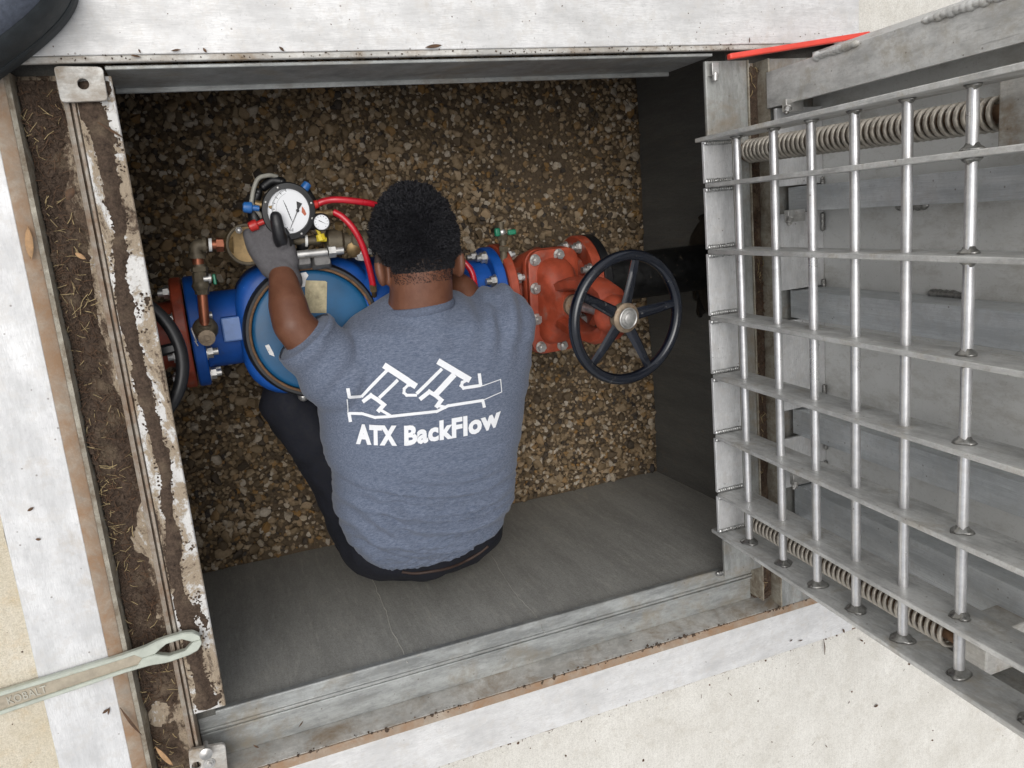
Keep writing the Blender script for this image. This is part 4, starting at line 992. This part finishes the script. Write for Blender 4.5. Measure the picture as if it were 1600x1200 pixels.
# hair: cap with thousands of small curls
bv = BVHTree.FromPolygons([v.co+man.location for v in body.vertices], [p.vertices[:] for p in body.polygons])
mb = MB(); cap_rings = []
mbh = MB()
cnt = 0; tries = 0
while cnt < 17000 and tries < 110000:
    tries += 1
    d = Vector(rng.normal(size=3)); d.normalize()
    if d.z < -.55: continue
    o_ = HC + HM @ (Vector((0, 0, 0))) ; hit = bv.ray_cast(HC + HM @ (d*.3), HM @ (-d))
    if hit[0] is None: continue
    l = inv @ (hit[0]-HC)
    if abs(l.x) > .0735 and l.y < .0: continue
    fade = (not hairline(l)) and hairline(l+Vector((0, .022, .004))) and l.z > .0
    if not hairline(l) and not (fade and random.random() < .95): continue
    nrm = hit[1]
    edge = min(1, max(0, (l.y+.068)/.05)); Lh = (.0022+.0095*edge)*(.75+.7*random.random()*(.6+.8*noise.noise(hit[0]*90)))
    rad_ = .00032 if fade else .00065+.0002*edge
    Lh = .0011 if fade else Lh
    t1 = nrm.orthogonal().normalized(); t2 = nrm.cross(t1); ph = random.random()*6.28; cr_ = .0005 if fade else .0007+.0012*edge
    pts = [hit[0]-nrm*.002] + [hit[0] + nrm*Lh*k/4 + (t1*math.cos(ph+k*1.9)+t2*math.sin(ph+k*1.9))*cr_ for k in range(1, 6)]
    mbh.tube(pts, [rad_]*6, 3, cap=False); cnt += 1
part('hair', mbh, 'hair', man, smooth=180)
mb = MB()                                                   # dense under-layer of hair
for p in body.polygons:
    if p.material_index == 1 and random.random() < .55:
        c = p.center+man.location; l = inv @ (c-HC); edge = min(1, max(0, (l.y+.05)/.05))
        if edge < .15 or (abs(l.x) > .0725 and l.y < 0): continue
        mb.ball(c+p.normal*(.002*edge), (.0042, .0042, .0042), 5, 4)
part('hair_base', mb, 'hair', man, smooth=180)

# --- t-shirt
rows = [(468, 612, 706, -.178, .062), (478, 585, 735, -.185, .074), (492, 545, 780, -.192, .090), (520, 515, 815, -.200, .105), (560, 500, 829, -.206, .115), (610, 494, 822, -.212, .122), (680, 504, 809, -.220, .125), (730, 518, 801, -.226, .125), (760, 518, 800, -.236, .122), (785, 524, 796, -.250, .120), (802, 533, 787, -.268, .117), (816, 545, 774, -.290, .112)]
mb = MB(); cs = []
for y, xl, xr, zc, ht in rows:
    a, b = at(xl, y, zc), at(xr, y, zc); cs.append(((a+b)/2, (b.x-a.x)/2, ht))
rings = []
for i, (c, hw, ht) in enumerate(cs):
    t = (cs[min(i+1, len(cs)-1)][0]-cs[max(i-1, 0)][0]); t.x = 0; t.normalize()
    upv = Vector((1, 0, 0)).cross(t).normalized()
    if upv.z < 0: upv = -upv
    rings.append([c + Vector((1, 0, 0))*hw*math.copysign(abs(math.cos(a))**.82, math.cos(a)) + upv*ht*math.copysign(abs(math.sin(a))**.82, math.sin(a)) for a in [2*math.pi*k/64 for k in range(64)]])
mb.loft(rings)
so_ = LS.lerp(LE, .78)                                     # sleeves
na = (HC-nk).normalized(); na = (na+Vector((-.12, 0, .1))).normalized(); mb.tube([nk-na*.06, nk-na*.01, nk+na*.012], [.10, .078, .0685], 40)
capsule(mb, [at(575, 575, -.19), LS, LS.lerp(LE, .5)], [.075, .078, .066], 24); mb.tube([LS.lerp(LE, .3), so_], [.069, .064], 32)
capsule(mb, [at(715, 545, -.195), at(780, 518, -.19), at(779, 492, -.212)], [.08, .074, .066], 24); mb.tube([at(778, 500, -.205), at(758, 482, -.25)], [.066, .060], 32)
shirt = remesh(mb, .0052, 5)
# folds
def folds(p):
    h = 0.0
    u = (p.x-.38); y = p.y
    low = 1/(1+math.exp((y+.47)*36))                       # lower back: sagging U folds
    s1 = y - 1.15*u*u + .16*u + .020*noise.noise(Vector((u*4, y*6, 1)))
    q = noise.noise(Vector((u*1.9, s1*40, p.z*3))); edge = 1/(1+math.exp((abs(u)-.125)*70)); h += low*(.3+.7*edge)*.0140*(.45-min(1, abs(q)*2.8))
    q = noise.noise(Vector((u*3.8+4, s1*80, 9))); h += low*(.3+.7*edge)*.0075*(.45-min(1, abs(q)*2.6))
    q = noise.noise(Vector(((u+s1)*9, (s1-.35*u)*110, 3))); h += low*edge*.0036*(.45-min(1, abs(q)*2.4))
    d1 = (u+.10)*.75+(y+.62)*.65; k1 = math.exp(-((u+.11)/.06)**2-((y+.60)/.09)**2); h += k1*.006*math.sin(d1*170)
    side = min(1, max(0, (abs(u)-.09)/.08))*(1/(1+math.exp((y+.40)*25)))
    h += side*.0026*(1-abs(noise.noise(Vector((u*8, (y+.5*abs(u))*34, 4))))*2.4)
    # gathers at the right shoulder and left sleeve
    for (cx, cy, dx, dy, am, f, r2) in ((.575, -.185, .35, 1, .0042, 60, .006), (.19, -.24, 1, .75, .0030, 55, .006), (.27, -.33, .4, 1, .0018, 45, .01)):
        k = math.exp(-((p.x-cx)**2+(p.y-cy)**2)/r2); L_ = math.hypot(dx, dy); s_ = ((p.x-cx)*dy-(p.y-cy)*dx)/L_
        h += k*am*2.0*(math.sin(s_*f*2+3*noise.noise(Vector((p.x*9, p.y*9, 2))))*.8)
    mid = math.exp(-((y+.33)/.12)**2)
    h += mid*.0032*(1-2.2*abs(noise.noise(Vector((u*5+y*6, y*14, 5))))) + .0028*noise.noise(p*8)
    return h
nr = [v.normal.copy() for v in shirt.vertices]
for v, nn in zip(shirt.vertices, nr): v.co += nn*folds(v.co)
shirt.update()
bvs = BVHTree.FromPolygons([v.co.copy() for v in shirt.vertices], [p.vertices[:] for p in shirt.polygons])
ts = link('tshirt', shirt, 'heather', man)
# collar rib
mb = MB(); cl = [(598, 497), (612, 489), (640, 482), (665, 477), (690, 472), (708, 467), (717, 462)]
def onshirt(px, py, off=.001):
    r = Vector(ray(px, py)).normalized(); h = bvs.ray_cast(Vector(EYE), r)
    return None if h[0] is None else h[0]+h[1]*off
part('collar', MB().torus(nk+na*.0145, na, .0672, .0052, 56, 10, flat=2.0), 'heather_rib', ts, smooth=180)
for (A, B, r) in ((LS.lerp(LE, .70), LS.lerp(LE, .785), .0655),):
    ax = (B-A).normalized(); part('sleeve_hem', MB().lathe(A, ax, [(r-.002, 0), (r, .001), (r-.0006, (B-A).length-.001), (r-.004, (B-A).length+.001)], 48, cap=False), 'heather', ts, smooth=180)

# --- printed logo: strokes and letters wrapped on the cloth
def zpx(x, y): return (400+x/3.3333, 420+y/3.3333)
pm = MB()
def put_tris(tris):
    for t in tris:
        q_ = [onshirt(*p, .0014) for p in t]
        if all(q_): pm._add(q_, [(0, 1, 2)])
def split(t, d):
    if d <= 0: return [t]
    a, b, c = t; m1 = ((a[0]+b[0])/2, (a[1]+b[1])/2); m2 = ((b[0]+c[0])/2, (b[1]+c[1])/2); m3 = ((a[0]+c[0])/2, (a[1]+c[1])/2)
    return [x for tt in ((a, m1, m3), (m1, b, m2), (m3, m2, c), (m1, m2, m3)) for x in split(tt, d-1)]
def stroke(pts, w, round_=False):
    for i in range(len(pts)-1):
        a, b = Vector(pts[i]), Vector(pts[i+1]); d = (b-a).normalized(); e = Vector((-d.y, d.x))*w/2
        ea = d*w*.5 if i > 0 else d*0; eb = d*w*.5*.98 if i < len(pts)-2 else d*0
        n_ = max(1, int((b-a).length/14)); A = a-ea; B = b+eb
        for k in range(n_):
            p, q_ = A.lerp(B, k/n_), A.lerp(B, (k+1)/n_)
            quad = [zpx(*(p+e)), zpx(*(q_+e)), zpx(*(q_-e)), zpx(*(p-e))]
            put_tris([(quad[0], quad[1], quad[2]), (quad[0], quad[2], quad[3])])
LOGO = [([(479, 622), (486, 672)], 15), ([(484, 668), (548, 663)], 13), ([(474, 678), (479, 745)], 5), ([(484, 746), (493, 796)], 15), ([(548, 666), (684, 528)], 15), ([(666, 502), (834, 612)], 29), ([(738, 578), (642, 672)], 15),
        ([(815, 604), (790, 606), (772, 624), (770, 645), (785, 658), (838, 658)], 13), ([(556, 692), (600, 660), (634, 682), (666, 708), (634, 744)], 19), ([(650, 735), (700, 765)], 13), ([(836, 650), (968, 520)], 15), ([(946, 480), (1114, 580)], 29), ([(1032, 550), (936, 652)], 27),
        ([(1095, 580), (1074, 592), (1068, 608), (1080, 620), (1172, 607)], 14), ([(1161, 544), (1169, 610)], 15), ([(852, 680), (902, 640), (936, 660), (964, 684), (936, 722)], 19), ([(948, 712), (990, 722)], 14), ([(487, 752), (555, 754), (620, 773), (690, 769), (940, 742), (1000, 713), (1184, 684)], 13), ([(1178, 680), (1188, 722)], 14),
        ([(1174, 611), (1272, 576), (1278, 640), (1184, 682)], 4)]
for pts, w in LOGO: stroke(pts, w*(1.13 if w > 6 else 1))
def glyphs(txt, off=.045):
    cu = bpy.data.curves.new('txt', 'FONT'); cu.body = txt; cu.size = 1; cu.offset = off; cu.space_character = 1.06; cu.resolution_u = 3
    o = bpy.data.objects.new('txt', cu); COL.objects.link(o); dg = bpy.context.evaluated_depsgraph_get(); dg.update()
    me = bpy.data.meshes.new_from_object(o.evaluated_get(dg)); bpy.data.objects.remove(o)
    bm = bmesh.new(); bm.from_mesh(me); bmesh.ops.triangulate(bm, faces=bm.faces); tris = [[(v.co.x, v.co.y) for v in f.verts] for f in bm.faces]; bm.free(); bpy.data.meshes.remove(me)
    return tris
bx = [525, 640, 735, 785, 900, 1050, 1120, 1200, 1275]; byy = [904, 911, 913, 914, 897, 871, 858, 836, 806]
def layword(txt, x0, x1, cap):
    tr = glyphs(txt, .06 if txt == 'ATX' else .045); xs_ = [p[0] for t in tr for p in t]; lo, hi = min(xs_), max(xs_); capH = .73
    out = []
    for t in tr:
        L_ = max(math.dist(t[0], t[1]), math.dist(t[1], t[2]), math.dist(t[0], t[2]))
        for tt in split(tuple(t), 2 if L_ > .35 else 1):
            q_ = []
            for (x, y) in tt:
                X_ = x0+(x-lo)/(hi-lo)*(x1-x0); q_.append(zpx(X_ + y*(-2), float(np.interp(X_, bx, byy))-y/capH*cap))
            out.append(tuple(q_))
    put_tris(out)
layword('ATX', 522, 734, 96); layword('BackFlow', 772, 1274, 98)
part('shirt_print', pm, 'print_white', ts, smooth=180)

# --- trousers, belt, boots, gloves
mb = MB()
LH, RH = at(603, 826, -.36), at(715, 812, -.36); LK, RK = at(452, 628, -.36), Vector((.56, -.36, -.45)); LA, RA = Vector((.26, -.42, -.665)), Vector((.48, -.47, -.665))
capsule(mb, [LH, (LH+RH)/2+Vector((0, -.006, -.005)), RH], [.12, .125, .112], 24)
capsule(mb, [at(610, 838, -.33), at(662, 846, -.325), at(722, 824, -.33)], [.085, .09, .08], 22)
capsule(mb, [LH+Vector((-.015, 0, -.04)), LH.lerp(LK, .5)+Vector((.012, 0, -.03)), LK], [.105, .088, .064], 22); capsule(mb, [LK, LK.lerp(LA, .4)+Vector((0, -.02, 0)), LA], [.062, .06, .048], 20)
capsule(mb, [RH, RH.lerp(RK, .5), RK], [.105, .088, .064], 22); capsule(mb, [RK, RK.lerp(RA, .4), RA], [.062, .06, .048], 20)
tr = remesh(mb, .008, 5)
nr = [v.normal.copy() for v in tr.vertices]
for v, nn in zip(tr.vertices, nr): v.co += nn*.006*noise.noise(v.co*22)
trou = link('trousers', tr, 'trouser_cloth', man)
for A, d in ((LA, Vector((-.25, 1, 0))), (RA, Vector((.1, 1, 0)))):
    d = d.normalized(); b0 = Vector((A.x, A.y, FZ+.02)); mb = MB()
    capsule(mb, [A+Vector((0, 0, .03)), Vector((A.x, A.y, FZ+.055))], [.05, .045], 18); capsule(mb, [b0+Vector((0, 0, .025))-d*.03, b0+d*.08+Vector((0, 0, .015)), b0+d*.17+Vector((0, 0, .005))], [.042, .045, .036], 18)
    link('boot', remesh(mb, .007, 4), 'black_rubber', man)
bvt = BVHTree.FromPolygons([v.co.copy() for v in tr.vertices], [p.vertices[:] for p in tr.polygons]); off_ = wloc(trou)
bp = []
for px, py in ((628, 893), (650, 895), (675, 892), (700, 887), (725, 877), (745, 866), (762, 853)):
    h = bvt.ray_cast(Vector(EYE)-off_, Vector(ray(px, py)).normalized())
    if h[0] is not None: bp.append(h[0]+off_+h[1]*.001)
if len(bp) > 3: part('belt', MB().tube(smooth_path(bp, 6), .0036, 8), 'belt_leather', man, smooth=60)

def glove(W, palm_dir, nrm, side, fingers, thumb, name='glove'):
    """palm from wrist W along palm_dir; nrm = back of the hand; fingers: list of bend lists"""
    d = Vector(palm_dir).normalized(); nv = Vector(nrm); nv = (nv-d*nv.dot(d)).normalized(); e = d.cross(nv)*side   # e points to thumb side
    mb = MB(); capsule(mb, [W-d*.028, W], [.030, .029], 18)
    K = []
    for k in range(4):
        o_ = (k-1.5)*-.0195; kn = W+d*(.088-abs(k-1.2)*.004)+e*o_; K.append(kn)
        capsule(mb, [W+d*.005+e*o_*.6, W+d*.05+e*o_*.9+nv*.003, kn], [.021, .0185, .0115], 14)
    for k, bends in enumerate(fingers):
        p = K[k]; dirv = d.copy(); pts = [p]; L_ = (.044, .049, .046, .036)[k]
        for b_, f_ in zip(bends, (1, .65, .5)):
            dirv = Matrix.Rotation(-math.radians(b_), 3, e*side) @ dirv; p = p+dirv*L_*f_; pts.append(p)
        capsule(mb, pts, [.0112, .0105, .0098, .0085], 12, 5)
    pts = [W+d*.02+e*.018]+[p if isinstance(p, Vector) else W+d*p[0]+e*p[1]+nv*p[2] for p in thumb]
    capsule(mb, pts, [.019, .0165, .0140, .0125, .0115], 14, 5)
    me = remesh(mb, .0028, 3); o = link(name, me, ['glove_knit', 'glove_black'], man)
    for p in me.polygons:
        q_ = p.center+wloc(o)-W; a_, b_, n_ = q_.dot(d), q_.dot(e), q_.dot(nv)
        edge = .004*noise.noise(p.center*90)
        if a_ > .094+edge or n_ < -.010+edge or (b_ > .034+edge and a_ > .03) or (n_ > .026+edge and a_ > .035): p.material_index = 1
    return o
gd = at(414, 364, gz-.018)-LW
glove(LW, gd, (-.05, -.1, 1), 1, [(58, 55, 35), (58, 55, 35), (62, 55, 35), (66, 55, 35)], [at(444, 392, gz-.012), at(438, 372, gz+.010), at(434, 354, gz+.0175), at(431, 339, gz+.016)])
glove(RW, Vector((-.07, .03, -.03)), (0, .1, 1), 1, [(20, 35, 25)]*4, [(.045, .038, 0), (.07, .05, -.005), (.09, .052, -.01)])

# ================================================================== WRENCH
wa, wb = at(-20, 1100, .0), at(300, 998, .0); d = (wb-wa); d.z = 0; d.normalize(); e = Vector((-d.y, d.x, 0)); WZ = .0022
wr = thing('adjustable_wrench', wa+Vector((0, 0, WZ)), 'pale grey green adjustable wrench lying across the gutter', 'wrench')
WL_ = (at(313, 998, .012)-wa).dot(d)
mw = Matrix.Identity(4)
for i in range(3): mw[i][0], mw[i][1], mw[i][2], mw[i][3] = d[i], e[i], (0, 0, 1)[i], (wa.x, wa.y, WZ)[i]
def hw(x):                                                  # half width of the handle along its length
    t = (x)/WL_
    return float(np.interp(t, [-.3, .0, .62, .74, .82, .93, .975, 1.0], [.0200, .0195, .0160, .0175, .0225, .0215, .0180, .009]))
xs_ = np.concatenate([np.linspace(-.10, WL_*.9, 40), np.linspace(WL_*.905, WL_, 10)])
hole0, hole1 = WL_*.775, WL_*.962
def hh(x):
    if x < hole0 or x > hole1: return 0
    t = (x-hole0)/(hole1-hole0); return .0112*min(1, t*3.2, (1-t)*4)
mb = MB(); TH = .013
for s_ in (1, -1):                                          # two flanges of the handle, joined past the hole
    rings = []
    for x in xs_:
        o_ = hw(x); i_ = max(hh(x), o_-.0072) if x < hole0-.02 else max(hh(x), .0002 if x > hole1 or x < hole0 else .0002)
        if x < hole0-.02: i_ = o_-.0070
        bev = .0022
        rings.append([mw @ Vector((x, s_*i_, 0)), mw @ Vector((x, s_*o_, .002)), mw @ Vector((x, s_*o_, TH-bev)), mw @ Vector((x, s_*(o_-bev*.9), TH)), mw @ Vector((x, s_*(i_+min(.0015, (o_-i_)*.3)), TH)), mw @ Vector((x, s_*i_, TH-.0015))])
    mb.loft(rings)
part('handle', mb, 'wrench_paint', wr, smooth=35)
mb = MB(); mb.box((-.10, -.0125, .003), (hole0-.021, .0125, TH-.0048), mw); part('web', mb, 'wrench_web', wr)
# raised lettering on the web
tr = glyphs('KOBALT', .01); mx = max(p[0] for t in tr for p in t)
p0 = at(8, 1088, .01); p1 = at(71, 1070, .01); l0 = (p0-wa).dot(d); l1 = (p1-wa).dot(d)
mb = MB()
for t in tr:
    pl = [(l0+x/mx*(l1-l0), (y/.73-.5)*.0135) for x, y in t]
    if (pl[1][0]-pl[0][0])*(pl[2][1]-pl[0][1])-(pl[2][0]-pl[0][0])*(pl[1][1]-pl[0][1]) < 0: pl = pl[::-1]
    mb.prism(pl, mw @ Matrix.Translation((0, 0, TH-.0050)), .0016)
part('lettering', mb, 'wrench_letter', wr, smooth=0)
mb = MB(); mb.prism([(-.10, -.02), (-.13, -.036), (-.175, -.04), (-.225, -.034), (-.235, -.02), (-.18, -.012), (-.17, .0), (-.165, .024), (-.12, .03), (-.10, .02)], mw, .018); part('fixed_jaw', mb, 'wrench_paint', wr, bevel=.002)
mb = MB(); mb.prism([(-.168, .026), (-.176, .006), (-.23, .006), (-.232, .016), (-.19, .04), (-.16, .042)], mw, .016); part('moving_jaw', mb, 'steel', wr, bevel=.002)
part('worm_screw', MB().cyl(mw @ Vector((-.13, .034, .009)), mw @ Vector((-.155, .042, .009)), .008), 'steel', wr)

# ================================================================== PHOTOGRAPHER'S SHOE
sa, sb = at(0, 124, .035), at(107, 46, .035); d = (sb-sa).normalized(); d.z = 0; d.normalize(); e = Vector((-d.y, d.x, 0))
toe = at(134, 8, .03); org = toe - d*.0
sh = thing('rubber_boot', (toe-d*.14+e*.05), 'dark rubber boot toe standing on the closed leaf, upper left corner', 'boot')
base = Vector((toe.x, toe.y, .0062))
def shoe_ring(z, g, n=60):
    out = []
    for k in range(n):
        a = 2*math.pi*k/n; cx, cy = math.cos(a), math.sin(a)
        lx = .15*math.copysign(abs(cx)**.75, cx); wy = (.054 if lx > -.05 else .044)*math.copysign(abs(cy)**.72, cy)
        p = base + d*(lx*(1-g)-.138) + e*(wy*(1-g*2.2)+.046); p.z = base.z+z; out.append(p)
    return out
part('sole', MB().loft([shoe_ring(0, .03), shoe_ring(.006, .0), shoe_ring(.020, .012), shoe_ring(.030, .0), shoe_ring(.036, .02)]), 'sole_rubber', sh, smooth=60)
part('vamp', MB().loft([shoe_ring(.0355, .03), shoe_ring(.05, .025), shoe_ring(.075, .05), shoe_ring(.098, .10), shoe_ring(.104, .16)]), 'sole_rubber', sh, smooth=60)
part('upper', MB().loft([shoe_ring(.1035, .14), shoe_ring(.115, .17), shoe_ring(.130, .28), shoe_ring(.140, .4)]), 'shoe_fabric', sh, smooth=60)
